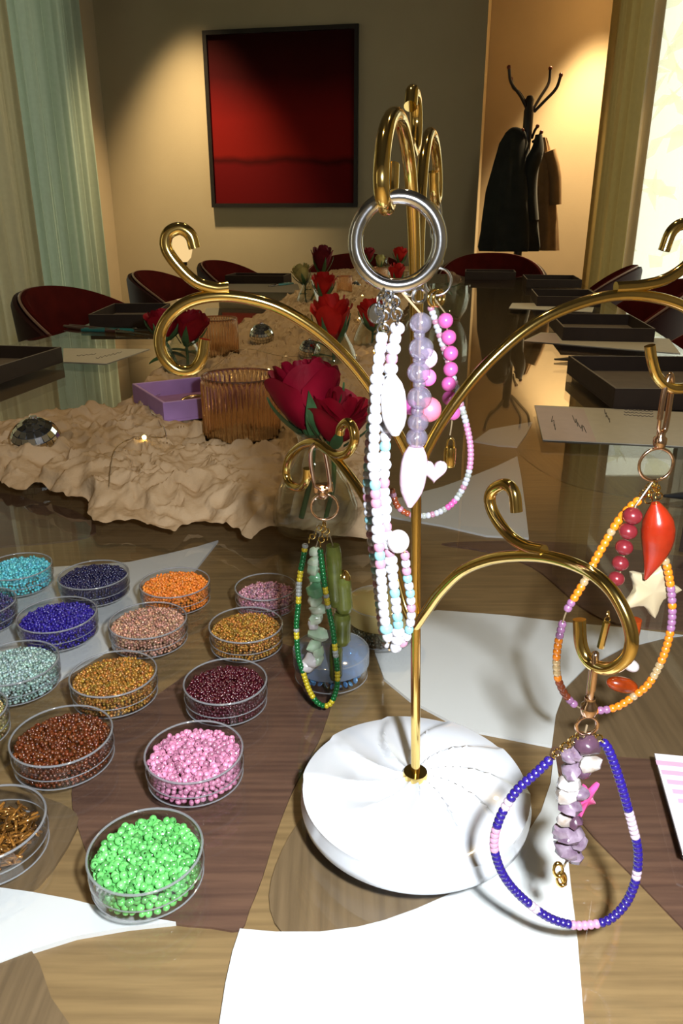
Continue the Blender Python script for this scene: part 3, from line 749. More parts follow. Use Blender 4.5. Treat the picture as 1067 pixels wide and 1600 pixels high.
# --- orange bracelet on the upper right arm
hookC = min(armC[-45:], key=lambda p: p.z); YC = hookC.y
root = empty('bracelet_charm', yp(1025, 727, YC), 'orange beaded bracelet with red drop and cream star hanging at the picture edge', 'bracelet')
ringc = yp(1025, 726, YC)
clip(root, vp(1045, 600, pole_at(.178), AZ_C) + Vector((0, 0, .001)), ringc, .0072, ROSE, .0026, R(35))
chainlets(root, yp(1022, 752, YC), yp(998, 780, YC), 5, .0015)
chainlets(root, yp(1022, 752, YC), yp(1012, 785, YC), 4, .0017)
chainlets(root, yp(1024, 754, YC), yp(1030, 778, YC), 4, .0015)
loop = [(1000, 780), (985, 792), (965, 815), (947, 845), (930, 875), (915, 905), (900, 930), (885, 955), (876, 985), (870, 1020), (870, 1050), (875, 1070), (888, 1092), (910, 1108), (938, 1110), (965, 1104), (990, 1088), (1012, 1070), (1030, 1040), (1042, 1008), (1049, 975), (1050, 940), (1046, 905), (1040, 878), (1030, 855), (1020, 820), (1018, 790)]
SP2 = [(954, 832, 9, GOLDC), (916, 895, 15, GOLDC), (891, 943, 11, MAUVE), (885, 962, 9, 0), (877, 985, 13, MAUVE), (871, 1042, 13, GOLDC), (878, 1075, 17, RUST), (892, 1093, 9, MAUVE), (915, 1108, 14, 0), (940, 1108, 9, MAUVE), (989, 1088, 8, GOLDC), (1027, 1048, 10, GOLDC), (1049, 968, 18, MAUVE), (1049, 928, 12, MAUVE), (1038, 872, 9, GOLDC)]
def pickC(i, x, y):
    for a, b, r_, m_ in SP2:
        if (x - a) ** 2 + (y - b) ** 2 < r_ * r_: return m_ or None
    return ORANGE
strand(root, loop, YC, .0038, .0029, pickC)
for i in range(6):
    x, y = [(988, 806), (981, 830), (975, 855), (969, 880), (963, 904), (959, 926)][i]
    put('pearl', bead_mesh('round', .0084 - .0003 * i, .0076 - .0003 * i, PEARLR), yp(x, y, YC - .004), root, (.25, 0, 1))
part('cord', tube([ringc - Vector((0, 0, .007)), yp(993, 790, YC - .004), yp(960, 932, YC - .004)], .0004, 6), CORDM, root)
teardrop(yp(1024, 786, YC - .003), yp(1008, 905, YC - .003), .0072, CARN, root, 'red_drop', .0030)
star(yp(1017, 921, YC + .004), .0150, .0045, CREAMST, root, R(-22), .55, R(10))
teardrop(yp(992, 968, YC + .004), yp(984, 1018, YC + .004), .0032, AMBERB, root, 'amber_tube', 0, 1, [1, 1, 1, .95, .9, .8, .7, .6])
put('amber_bead', bead_mesh('round', .0080, .0160, AMBERB), yp(972, 1070, YC + .003), root, (1, 0, -.25))
put('pearl', bead_mesh('round', .0078, .0060, WPEARL), yp(986, 1040, YC + .006), root, (.4, .2, 1))
part('gold_bar', tube([yp(948, 972, YC), yp(938, 1012, YC)], .0017, 6), GOLD, root, False)
chainlets(root, yp(951, 955, YC), yp(948, 972, YC), 2)

# --- green bracelet on the lower rear arm
hookB = min(armB[-45:], key=lambda p: p.z); YB = hookB.y
root = empty('bracelet_charm', yp(507, 795, YB), 'emerald and yellow beaded bracelet with jade stones hanging before the bead dishes', 'bracelet')
ringc = yp(507, 792, YB)
clip(root, vp(495, 700, pole_at(.105), AZ_A), ringc, .0073, ROSE, .0042, R(15))
part('clip_band', xf(rbox(-.0052, .0052, -.002, .002, -.0026, .0026, .0006), Matrix.Translation(yp(505, 762, YB - .001)) @ Matrix.Rotation(R(-6), 4, 'Y')), ROSE, root, False)
chainlets(root, yp(507, 815, YB), yp(480, 848, YB), 5, .0014)
chainlets(root, yp(507, 815, YB), yp(500, 855, YB), 5, .0016)
chainlets(root, yp(508, 815, YB), yp(512, 845, YB), 3, .0016)
loop = [(477, 850), (474, 870), (470, 890), (467, 915), (466, 945), (463, 975), (464, 1005), (467, 1030), (475, 1055), (483, 1078), (495, 1097), (508, 1103), (518, 1097), (526, 1075), (527, 1050), (524, 1020), (520, 985), (513, 950), (508, 920), (504, 890), (500, 858)]
SP3 = [(477, 850, 9, CLEARB), (476, 858, 6, LEMON), (470, 900, 7, LEMON), (467, 917, 12, CLEARB), (466, 934, 6, LEMON), (465, 985, 5, CLEARB), (465, 993, 7, LEMON), (480, 1066, 14, LEMON), (489, 1084, 7, LEMON), (514, 1100, 7, LEMON), (527, 1056, 6, LEMON), (524, 1020, 6, CLEARB), (522, 1009, 6, LEMON), (506, 922, 6, LEMON), (507, 932, 5, CLEARB), (509, 940, 6, LEMON), (510, 949, 5, CLEARB)]
def pickB(i, x, y):
    for a, b, r_, m_ in SP3:
        if (x - a) ** 2 + (y - b) ** 2 < r_ * r_: return m_
    return EMER
strand(root, loop, YB, .0034, .0023, pickB)
jd = [(492, 862, JADE, .006), (491, 876, JADE, .0068), (489, 890, JADE, .0075), (493, 902, JADEG, .007), (493, 922, JADEG, .0105), (491, 938, JADE, .009), (496, 952, JADE, .008), (494, 966, JADE, .008), (489, 976, WPEARL, .0065), (496, 990, JADE, .010), (491, 1008, JADE, .008), (497, 1018, JADE, .0075), (488, 1032, WPEARL, .0095), (481, 1040, WPEARL, .0085), (497, 1030, JADE, .0075)]
for i, (x, y, m_, d) in enumerate(jd):
    put('jade_chip', bead_mesh('chip', d * 1.22 * (1 + .004 * i), d * .92, m_), yp(x, y, YB + .003), root, (random.uniform(-.4, .4), 0, 1), i)
part('cord', tube([ringc - Vector((0, 0, .007)), yp(492, 860, YB + .003), yp(488, 1040, YB + .003)], .0004, 6), CORDM, root)
for (x0, y0, x1, y1, r_) in ((520, 852, 524, 945, .0048), (534, 900, 538, 955, .0052), (534, 958, 533, 1005, .0056), (525, 1008, 524, 1060, .0042)):
    teardrop(yp(x0, y0, YB + .008), yp(x1, y1, YB + .008), r_, OLIVE, root, 'olive_stone', 0, 1, [.8, .97, 1, .98, .97, .97, .98, 1, .8])
part('gold_cap', move(lathe([(0, .004), (.002, .003), (.004, 0), (.0042, -.002), (0, -.002)], 10), yp(537, 900, YB + .008)), GOLD, root)
part('cord', tube([ringc - Vector((0, 0, .007)), yp(520, 852, YB + .008), yp(526, 1060, YB + .008)], .0004, 6), CORDM, root)

# --- white crystal bracelet on the silver ring, hung on the top front arm
hookE = min(armE[-45:], key=lambda p: p.z); YE = hookE.y
cE = yp(621, 378, YE); rE = .0118
root = empty('bracelet_charm', cE, 'white crystal and bubble bead bracelet hanging from a thick silver ring', 'bracelet')
part('silver_ring', torus(rE, .0021, 48, 14, Matrix.Translation(cE) @ Matrix.Rotation(R(90), 4, 'X')), SILVER, root)
for x, y in ((606, 452), (640, 450), (655, 462), (612, 470), (598, 468)):
    part('jump_ring', torus(.0020, .0005, 16, 6, Matrix.Translation(yp(x, y, YE)) @ Matrix.Rotation(random.uniform(0, 3), 4, 'Z') @ Matrix.Rotation(R(90), 4, 'X')), SILVER, root)
chainlets(root, yp(600, 458, YE), yp(598, 520, YE), 6, .0017, SILVER); chainlets(root, yp(612, 458, YE), yp(622, 505, YE), 5, .0017, SILVER)
part('clasp_disc', xf(lathe([(0, -.0005), (.0028, -.0005), (.0030, 0), (.0028, .0005), (0, .0005)], 18), Matrix.Translation(yp(588, 490, YE)) @ Matrix.Rotation(R(80), 4, 'X') @ Matrix.Rotation(R(30), 4, 'Y')), SILVER, root)
pal = [WHTB, WHTB, WHTB, WHTB, AQUAB, WHTB, BLUSH, WHTB, WHTB]
rE_ = random.Random(3)
def pickE(i, x, y): 
    m_ = rE_.choice(pal); k = rE_.random()
    if k < .35: return ('round', .0046, .0040, m_)
    return ('seed', .0036, .0030, m_)
strand(root, [(597, 520), (590, 580), (586, 650), (584, 720), (588, 790), (592, 850), (596, 910), (600, 960), (607, 1005)], YE - .002, .0036, .0030, pickE)
strand(root, [(622, 505), (612, 560), (607, 620), (602, 690), (600, 760), (604, 830), (611, 880), (618, 940), (622, 985), (617, 1012), (607, 1016)], YE + .002, .0036, .0030, pickE)
pal2 = [BLUSH, WHTB, WHTB, AQUAB]
def pickE2(i, x, y): return ('seed', .0032, .0026, pal2[(i * 7 // 3) % 4])
strand(root, [(600, 530), (584, 620), (577, 700), (574, 770), (580, 840), (588, 900), (598, 985), (608, 1014)], YE + .006, .0032, .0026, pickE2)
strand(root, [(632, 862), (636, 900), (641, 930), (642, 965), (634, 998), (618, 1014)], YE + .004, .0034, .0028, pickE2)
teardrop(yp(612, 585, YE - .003), yp(618, 680, YE - .003), .0038, WPEARL, root, 'white_oval', 0, 1, [.3, .75, .95, 1, 1, .95, .75, .3])
put('pearl', bead_mesh('round', .0074, .0078, WPEARL), yp(622, 846, YE), root, (0, 0, 1))
bub = [(657, 505, .0066), (655, 523, .0035), (658, 545, .0075), (655, 562, .004), (654, 582, .0070), (655, 600, .004), (655, 622, .0076), (652, 642, .004), (653, 660, .0066), (651, 684, .0068)]
for x, y, d in bub: put('bubble_bead', bead_mesh('round', d, d * .95, BUBBLE), yp(x, y, YE), root, (0, 0, 1))
put('bubble_bead', bead_mesh('round', .0062, .0062, ROSEQ), yp(668, 560, YE + .008), root, (0, 0, 1))
for x, y, d in ((668, 590, .0055), (670, 640, .008), (640, 636, .005)): put('pink_bead', bead_mesh('round', d, d, PINKP if d < .006 else gem('coral_pink_bead', (.50, .10, .15))), yp(x, y, YE + .010), root, (0, 0, 1))
part('cord', tube([cE - Vector((0, 0, rE)), yp(657, 490, YE), yp(651, 700, YE)], .0004, 6), CORDM, root)
teardrop(yp(650, 698, YE), yp(640, 792, YE), .0042, ROSEQ, root, 'rose_quartz_drop', 0, 1, [.55, .85, .98, 1, 1, .95, .82, .55, .2])
def heart(c, s, th, mat, root, name='heart_charm'):
    pts = []
    for k in range(28):
        t = 2 * math.pi * k / 28
        pts.append(Vector((16 * math.sin(t) ** 3, 0, 13 * math.cos(t) - 5 * math.cos(2 * t) - 2 * math.cos(3 * t) - math.cos(4 * t))) * (s / 32))
    n = len(pts); V = []
    for f_, y in ((.0, -th), (.6, -th * .85), (.9, -th * .5), (1, 0), (.9, th * .5), (.6, th * .85), (0, th)):
        V += [Vector((p.x * f_, y, p.z * f_)) for p in pts]
    Fc = [(j * n + k, j * n + (k + 1) % n, (j + 1) * n + (k + 1) % n, (j + 1) * n + k) for j in range(6) for k in range(n)]
    return part(name, ([p + Vector(c) for p in V], Fc), mat, root)
heart(yp(678, 735, YE + .006), .0085, .0026, ROSEQ, root)

# --- pink bracelet on the top rear arm
hookF = min(armF[-45:], key=lambda p: p.z); YF = hookF.y
root = empty('bracelet_charm', yp(678, 466, YF), 'pink round bead bracelet with gold padlock charm behind the silver ring', 'bracelet')
cF = yp(678, 466, YF)
part('link_ring', torus(.0036, .0007, 24, 8, Matrix.Translation(cF) @ Matrix.Rotation(R(35), 4, 'Z') @ Matrix.Rotation(R(90), 4, 'X')), GOLD, root)
part('link_ring', torus(.0036, .0007, 24, 8, Matrix.Translation(cF + Vector((.0022, 0, 0))) @ Matrix.Rotation(R(40), 4, 'Z') @ Matrix.Rotation(R(90), 4, 'X')), GOLD, root)
clip(root, hookF, yp(684, 440, YF), .006, SILVER, .004, R(60))
for x, y in ((696, 501), (701, 527), (704, 552), (704, 577), (701, 600), (702, 622), (708, 645)):
    put('pink_bead', bead_mesh('round', .0072, .0072, PINKP), yp(x, y, YF), root, (0, 0, 1))
part('cord', tube([cF, yp(696, 490, YF), yp(704, 570, YF), yp(706, 660, YF), yp(703, 680, YF)], .0004, 6), CORDM, root)
palF = [WHTB, WHTB, BLUSH, WHTB, CLEARB]
def pickF(i, x, y):
    if (x - 706) ** 2 + (y - 790) ** 2 < 120: return PINKP
    if y < 560: return WHTB if i % 3 else BLUSH
    if 660 < y < 730: return gem('light_pink_bead', (.52, .22, .36))
    if x < 640: return RUST if i % 4 else BLUSH
    return palF[i % 5]
strand(root, [(672, 478), (681, 505), (692, 540), (705, 580), (718, 625), (729, 665), (735, 700), (733, 735), (722, 765), (703, 790), (675, 804), (645, 805), (622, 792), (612, 765)], YF + .002, .0034, .0022, pickF)
lc = yp(703, 712, YF)
lock = part('padlock_charm', xf(lathe([(0, -.0055), (.0028, -.0055), (.0032, -.004), (.0032, .003), (.0028, .0045), (0, .0045)], 14), Matrix.Translation(lc)), GOLD, root)
part('shackle', tube(smooth_pts([lc + Vector((-.0018, 0, .004)), lc + Vector((-.0015, 0, .0075)), lc + Vector((0, 0, .009)), lc + Vector((.0015, 0, .0075)), lc + Vector((.0018, 0, .004))], 4), .0006, 8), GOLD, lock)

# ================================================================ BEAD DISHES
SPV, SPF = sphere((0, 0, 0), 1.0, 8, 5)
SPV = np.array([tuple(p) for p in SPV])
def bead_cloud(name, pos, d, mat, label, squash=.72, tone=(.65, 1.25), bugle=False, hue=0.0, origin=None, group=None):
    n = len(pos); k = len(SPV)
    axes = RNG.normal(size=(n, 3)); axes /= np.linalg.norm(axes, axis=1)[:, None]
    if bugle: axes[:, 2] *= .25; axes /= np.linalg.norm(axes, axis=1)[:, None]
    base = SPV
    if bugle:
        tv, tf = lathe([(0, -1), (1, -1), (1, 1), (0, 1)], 7); base = np.array([tuple(p) for p in tv]); faces0 = tf; k = len(base)
    else: faces0 = SPF
    ref = np.where(np.abs(axes[:, [2]]) > .9, np.array([[1., 0, 0]]), np.array([[0., 0, 1]]))
    u = np.cross(axes, ref); u /= np.linalg.norm(u, axis=1)[:, None]; v = np.cross(axes, u)
    sr = d / 2 * RNG.uniform(.9, 1.08, (n, 1, 1)); sl = (d * 2.4 if bugle else d / 2 * squash)
    rr_ = (d * .38 if bugle else 1)
    A = base[None, :, :]
    P = (A[:, :, [0]] * u[:, None, :] + A[:, :, [1]] * v[:, None, :]) * (rr_ if bugle else sr) + A[:, :, [2]] * axes[:, None, :] * sl
    P = P + pos[:, None, :]
    if origin is None: origin = pos.mean(0)
    P = (P - np.array(origin)).reshape(-1, 3)
    faces = [tuple(i * k + q for q in f) for i in range(n) for f in faces0]
    me = bpy.data.meshes.new(name); me.from_pydata(P.tolist(), [], faces); me.update()
    me.polygons.foreach_set('use_smooth', [True] * len(me.polygons)); me.materials.append(mat)
    t = RNG.uniform(tone[0], tone[1], (n, 1)); hv = 1 + RNG.uniform(-hue, hue, (n, 3)); c = np.clip(np.repeat(np.hstack([t * hv, np.ones((n, 1))]), k, axis=0), 0, 2)
    at = me.color_attributes.new('tone', 'FLOAT_COLOR', 'POINT'); at.data.foreach_set('color', c.astype(np.float32).ravel())
    o = link_mesh(name, me, None, origin); return tag(o, label, 'beads', group, 'stuff')
def heap(c, Rin, hf, d, mound=.003):
    """positions: (top layer, everything else seen through the wall)"""
    top, rest = [], []
    s = d * .92
    def layer(z, lst, shift, rmax):
        ny = int(rmax / (s * .866)) + 1
        for j in range(-ny, ny + 1):
            for i in range(-int(rmax / s) - 1, int(rmax / s) + 2):
                x = (i + .5 * (j % 2)) * s + shift + RNG.uniform(-.28, .28) * d; y = j * s * .866 + shift + RNG.uniform(-.28, .28) * d
                r_ = math.hypot(x, y)
                if r_ < rmax: lst.append((c.x + x, c.y + y, c.z + z + mound * (1 - (r_ / Rin) ** 2) + RNG.uniform(-.3, .3) * d))
    layer(hf - d * .5, top, 0, Rin - d * .5)
    layer(hf - d * 1.25, rest, d * .4, Rin - d * .55)
    z = d * .42
    while z < hf - d * .6:
        n = int(2 * math.pi * (Rin - d * .5) / (d * .95)); a0 = RNG.uniform(0, 6)
        for k in range(n):
            a = a0 + 2 * math.pi * k / n + RNG.uniform(-.02, .02); rr_ = Rin - d * .52 - abs(RNG.normal()) * d * .12
            rest.append((c.x + rr_ * math.cos(a), c.y + rr_ * math.sin(a), c.z + z + RNG.uniform(-.2, .2) * d))
        z += d * .82
    return np.array(top), np.array(rest)
DISHES = []
def dish(cx, cy, wpx, h=.0158, label='', lid=False):
    p = tp(cx, cy, h); Rr = wpx / 2 / F * depth(p) * 1.0
    c = Vector((p.x, p.y, TZ + .0002))
    root = empty('bead_dish', c, label, 'dish', 'clear round dishes of beads')
    t = .0011; s = h * .42
    prof = [(0, 0), (Rr - .0022, 0), (Rr - .0010, .0008), (Rr - .0009, s), (Rr, s + .0004), (Rr, h - .0006), (Rr - t * .5, h), (Rr - t, h - .0006), (Rr - t - .0002, .0009), (0, .0008)]
    part('cup', move(lathe(prof, 56), c), ACRYL, root)
    part('rim', move(torus(Rr - t * .5, t * .55, 56, 8), c + Vector((0, 0, h - .0004))), ACRYLRIM, root)
    part('foot_ring', move(torus(Rr - .0010, .0004, 56, 6), c + Vector((0, 0, .0008))), ACRYLRIM, root)
    part('step_ring', move(torus(Rr - .0004, .00035, 56, 6), c + Vector((0, 0, s))), ACRYLRIM, root)
    DISHES.append((c, Rr, root)); return c + Vector((0, 0, .0008)), Rr - t - .0001, root
def sb(name, col, metal=0.0, rough=.12, film=0.0): return pmat(name, col, .19, metal, 0, attr=True, film=film, spec=1.0)
D = [
 (227, 1326, 180, (0.15, 0.58, 0.14), .0036, 'light green', 0, .0125, .04),
 (303, 1172, 154, (0.66, 0.25, 0.40), .0033, 'milky pink', 0, .0125, .03),
 (96, 1147, 156, (0.11, 0.022, 0.003), .0025, 'dark amber brown', .1, .011, .15),
 (352, 1063, 131, (0.055, 0.002, 0.008), .0022, 'dark garnet red', 0, .011, .1),
 (177, 1051, 134, (0.36, 0.16, 0.025), .0022, 'honey gold', .35, .0115, .2),
 (22, 1034, 134, (0.30, 0.42, 0.38), .0022, 'pale sea green', .2, .0115, .08),
 (89, 959, 121, (0.018, 0.009, 0.20), .0026, 'royal blue', 0, .0115, .1),
 (146, 897, 108, (0.008, 0.007, 0.045), .0024, 'midnight navy', 0, .0125, .15),
 (27, 884, 104, (0.10, 0.46, 0.52), .0026, 'turquoise', .1, .0125, .1),
 (-32, 941, 108, (0.05, 0.05, 0.13), .0024, 'dark slate blue', .2, .0115, .3),
 (231, 968, 121, (0.50, 0.26, 0.17), .0023, 'copper rose', .35, .012, .12),
 (273, 909, 109, (0.70, 0.19, 0.02), .0025, 'bright orange', 0, .0125, .1),
 (384, 975, 116, (0.38, 0.17, 0.025), .0022, 'bronze gold', .4, .0115, .2),
 (415, 916, 97, (0.42, 0.20, 0.24), .0023, 'dusty mauve pink', .2, .009, .15),
 (-52, 1110, 120, (0.35, 0.28, 0.10), .0024, 'brass coloured', .3, .0115, .2),
]
indiv = 0
for i, (cx, cy, wp_, col, bd, word, metal, hf, hue) in enumerate(D):
    c, Rin, root = dish(cx, cy, wp_, label=f'clear round dish holding {word} seed beads')
    m_ = sb(word.replace(' ', '_') + '_seed_bead', col, metal)
    top, rest = heap(c, Rin, hf, bd, .0022)
    if i < 2:
        me_ = []
        for q in range(4):
            sm = pmat(f'{word.replace(" ", "_")}_bead_{q}', tuple(min(1, x * (.55 + .2 * q)) for x in col), .22, 0, 0, film=0, spec=1.0)
            v, f = lathe([(bd * .14, -bd * .33), (bd * .34, -bd * .38), (bd * .5, -bd * .17), (bd * .5, bd * .17), (bd * .34, bd * .38), (bd * .14, bd * .33)], 10)
            me_.append(mk(v, f, sm, True, 'seed_bead'))
        for p in top[:170]:
            o = bpy.data.objects.new('seed_bead', me_[random.randrange(4)]); COL.objects.link(o); o.location = p
            o.rotation_euler = (random.uniform(0, 3), random.uniform(0, 3), random.uniform(0, 3))
            tag(o, f'{word} glass seed bead on top of the heap in its clear dish', 'bead', f'top beads of the {word} dish')
        allp = rest if len(top) <= 170 else np.vstack([rest, top[170:]])
    else: allp = np.vstack([top, rest])
    bead_cloud('bead_heap', allp, bd, m_, f'heap of {word} seed beads filling its clear dish', hue=hue, tone=(.55, 1.5) if metal else (.7, 1.3))
# bugle beads in the dish cut by the left edge
c, Rin, root = dish(-18, 1284, 172, label='clear round dish of brown and gold bugle beads at the left edge')
pos = []
for k in range(230):
    a = RNG.uniform(0, 6.283); r_ = (Rin - .005) * math.sqrt(RNG.uniform(0, 1)); pos.append((c.x + r_ * math.cos(a), c.y + r_ * math.sin(a), c.z + RNG.uniform(.002, .0105)))
bead_cloud('bugle_beads', np.array(pos), .0017, pmat('bugle_bead', (.26, .11, .02), .12, .55, .8, attr=True), 'loose brown and gold tube beads heaped in the edge dish', bugle=True, tone=(.25, 1.9))
# lidded jar of blue sequins and yellow lidded jar
IRID = glass('iridescent_lid', (0.80, 0.88, 0.98), 0.10, 0.08, 0.35, (0.62, 0.72, 0.86))
def jar(cx, cy, wpx, h, label, lidmat, fill, filln):
    p = tp(cx, cy, h); Rr = wpx / 2 / F * depth(p); c = Vector((p.x, p.y, TZ + .0002))
    root = empty('bead_jar', c, label, 'jar')
    part('cup', move(lathe([(0, 0), (Rr - .0012, 0), (Rr - .0008, h * .55), (Rr - .002, h * .55), (Rr - .002, .0016), (0, .0016)], 48), c), ACRYL, root)
    part('lid', move(lathe([(Rr - .0006, h * .5), (Rr, h * .52), (Rr, h - .0008), (Rr - .001, h), (0, h), (0, h - .001), (Rr - .0014, h - .001), (Rr - .0008, h * .5)], 48), c), lidmat, root)
    part('rim', move(torus(Rr - .0005, .0005, 48, 6), c + Vector((0, 0, h - .0004))), ACRYLRIM, root)
    part('foot_ring', move(torus(Rr - .0012, .0004, 48, 6), c + Vector((0, 0, .0008))), ACRYLRIM, root)
    return c + Vector((0, 0, .0018)), Rr - .0025
c, Rin = jar(517, 1014, 120, .0185, 'clear round jar with iridescent lid and blue sequins behind the green bracelet', IRID, None, '')
SEQ = pmat('blue_sequin', (.10, .30, .55), .2, .3, .8, attr=True)
top, rest = heap(c, Rin, .0110, .0042, .001)
bead_cloud('blue_sequins', np.vstack([top, rest]), .0042, SEQ, 'pale blue sequins inside the iridescent lidded jar', squash=.18, hue=.15)
YLID = glass('yellow_lid', (0.95, 0.88, 0.55), 0.09, 0.06, 0.6, (0.85, 0.72, 0.34))
c, Rin = jar(598, 938, 112, .026, 'clear jar with yellow tinted lid behind the white crystal bracelet', YLID, None, '')
top, rest = heap(c, Rin, .008, .0028, .0005)
bead_cloud('olive_beads', np.vstack([top, rest]), .0028, sb('olive_seed_bead', (.12, .12, .07), .1), 'dull olive beads in the yellow lidded jar')
# ================================================================ GAUZE RUNNER
def polyline_sample(pts, n):
    P = smooth_pts([Vector((x, y, 0)) for x, y in pts], 6); L_ = [0]
    for a, b in zip(P, P[1:]): L_.append(L_[-1] + (b - a).length)
    out = []
    k = 0
    for i in range(n):
        s = L_[-1] * i / (n - 1)
        while k < len(P) - 2 and L_[k + 1] < s: k += 1
        t = (s - L_[k]) / max(1e-9, L_[k + 1] - L_[k]); out.append(P[k].lerp(P[k + 1], min(1, t)))
    return np.array([(p.x, p.y) for p in out])
near = [(-150, 735), (-60, 752), (0, 768), (28, 779), (58, 772), (80, 778), (100, 790), (132, 800), (146, 822), (160, 832), (225, 834), (262, 846), (300, 828), (335, 834), (368, 842), (395, 858), (412, 852), (440, 842), (500, 850), (560, 856), (592, 850)]
far = [(520, 425), (560, 421), (600, 419), (660, 418)]
left = [(-150, 735), (-140, 700), (-60, 692), (20, 684), (95, 668), (160, 655), (205, 640), (235, 600), (270, 570), (330, 545), (390, 508), (440, 478), (480, 450), (520, 425)]
right = [(592, 850), (600, 800), (598, 740), (595, 680), (597, 620), (606, 560), (622, 510), (642, 470), (655, 440), (660, 418)]
nu, nv = 300, 330
N_, F_, L_, R_ = polyline_sample(near, nu), polyline_sample(far, nu), polyline_sample(left, nv), polyline_sample(right, nv)
V = []
for j in range(nv):
    v = j / (nv - 1)
    for i in range(nu):
        u = i / (nu - 1)
        q = (1 - v) * N_[i] + v * F_[i] + (1 - u) * L_[j] + u * R_[j] - ((1 - u) * (1 - v) * N_[0] + u * (1 - v) * N_[-1] + (1 - u) * v * F_[0] + u * v * F_[-1])
        p = tp(q[0], max(417, q[1]))
        e = min(u, 1 - u, v * 1.0, (1 - v)); 
        x = Vector((p.x, p.y, 0))
        wv = noise.noise_vector(x * 9) * .02
        a = noise.ridged_multi_fractal((x + wv) * 11, .9, 2.1, 3, 1.0, 2.0)
        b = noise.noise(x * 38 + wv * 30); c2 = noise.noise(x * 95)
        a2 = noise.ridged_multi_fractal((x + wv * .6) * 34 + Vector((5, 2, 0)), .9, 2.2, 3, 1.0, 2.0)
        h = .002 + .014 * max(0, a) + .0068 * max(0, a2) + .007 * abs(b) + .003 * abs(c2)
        k = min(1, e / .05)
        h = h * (.35 + .65 * k) + (1 - k) * .005 * abs(noise.noise(x * 60 + Vector((3, 1, 0))))
        # ripples push the cloth sideways
        off = noise.noise_vector(x * 45) * .009 + noise.noise_vector(x * 16) * .010 * k
        V.append(Vector((p.x + off.x, p.y + off.y, TZ + max(.0006, h))))
GV = np.array([tuple(p) for p in V])
def gz(p, r_=.007):
    m_ = ((GV[:, 0] - p.x) ** 2 + (GV[:, 1] - p.y) ** 2) < r_ * r_
    return float(GV[m_, 2].max()) if m_.any() else TZ
def gauze_mat():
    m, nt, out = nm('crinkled_beige_gauze'); N = nt.nodes; L = nt.links
    tc = N.new('ShaderNodeTexCoord'); nz = N.new('ShaderNodeTexNoise'); nz.inputs['Scale'].default_value = 14; nz.inputs['Detail'].default_value = 6
    L.new(tc.outputs['Object'], nz.inputs['Vector'])
    mx = N.new('ShaderNodeMix'); mx.data_type = 'RGBA'; mx.inputs['A'].default_value = (.66, .48, .30, 1); mx.inputs['B'].default_value = (.48, .32, .17, 1)
    L.new(nz.outputs['Fac'], mx.inputs['Factor'])
    wv = N.new('ShaderNodeTexNoise'); wv.inputs['Scale'].default_value = 240; wv.inputs['Detail'].default_value = 3; L.new(tc.outputs['Object'], wv.inputs['Vector'])
    bp = N.new('ShaderNodeBump'); bp.inputs['Strength'].default_value = .5; bp.inputs['Distance'].default_value = .0015; L.new(wv.outputs['Fac'], bp.inputs['Height'])
    d = N.new('ShaderNodeBsdfDiffuse'); t = N.new('ShaderNodeBsdfTranslucent'); s = N.new('ShaderNodeMixShader'); s.inputs[0].default_value = .18
    for n_ in (d, t): L.new(mx.outputs['Result'], n_.inputs[0]); L.new(bp.outputs[0], n_.inputs['Normal'])
    L.new(d.outputs[0], s.inputs[1]); L.new(t.outputs[0], s.inputs[2]); L.new(s.outputs[0], out.inputs[0]); return m
GAUZE = gauze_mat()
solo('gauze_runner', (V, grid_faces(nu, nv)), GAUZE, 'crinkled beige gauze runner heaped along the middle of the table', 'table runner', origin=Vector((0, 1.2, TZ)))
# fairy lights on the gauze
FB = emis('fairy_bulb', (1.0, .72, .22), 14)
root = empty('fairy_light_string', tp(228, 712), 'thin wire string of tiny warm fairy lights lying on the gauze', 'fairy lights')
fl = [(172, 780), (180, 740), (198, 715), (228, 712), (262, 700), (240, 668), (238, 646), (300, 612), (380, 560), (440, 575), (500, 560), (545, 530), (562, 509), (540, 490), (566, 466), (600, 450)]
W3 = []
for x, y in fl:
    p = tp(x, y, .016); W3.append(Vector((p.x, p.y, gz(p) + .001)))
W3 = smooth_pts(W3, 6)
W3 = [Vector((p.x, p.y, max(p.z, gz(p, .004) + .0006))) for p in W3]
part('wire', tube(W3, .0005, 5), pmat('silver_wire', (.7, .6, .45), .3, 1), root)
for x, y in ((228, 712), (238, 646), (562, 509), (566, 466), (420, 592), (585, 560), (505, 575), (610, 455)):
    c = tp(x, y, .018); c.z = gz(c) + .002; part('bulb', sphere(c, .0026, 8, 6), FB, root)

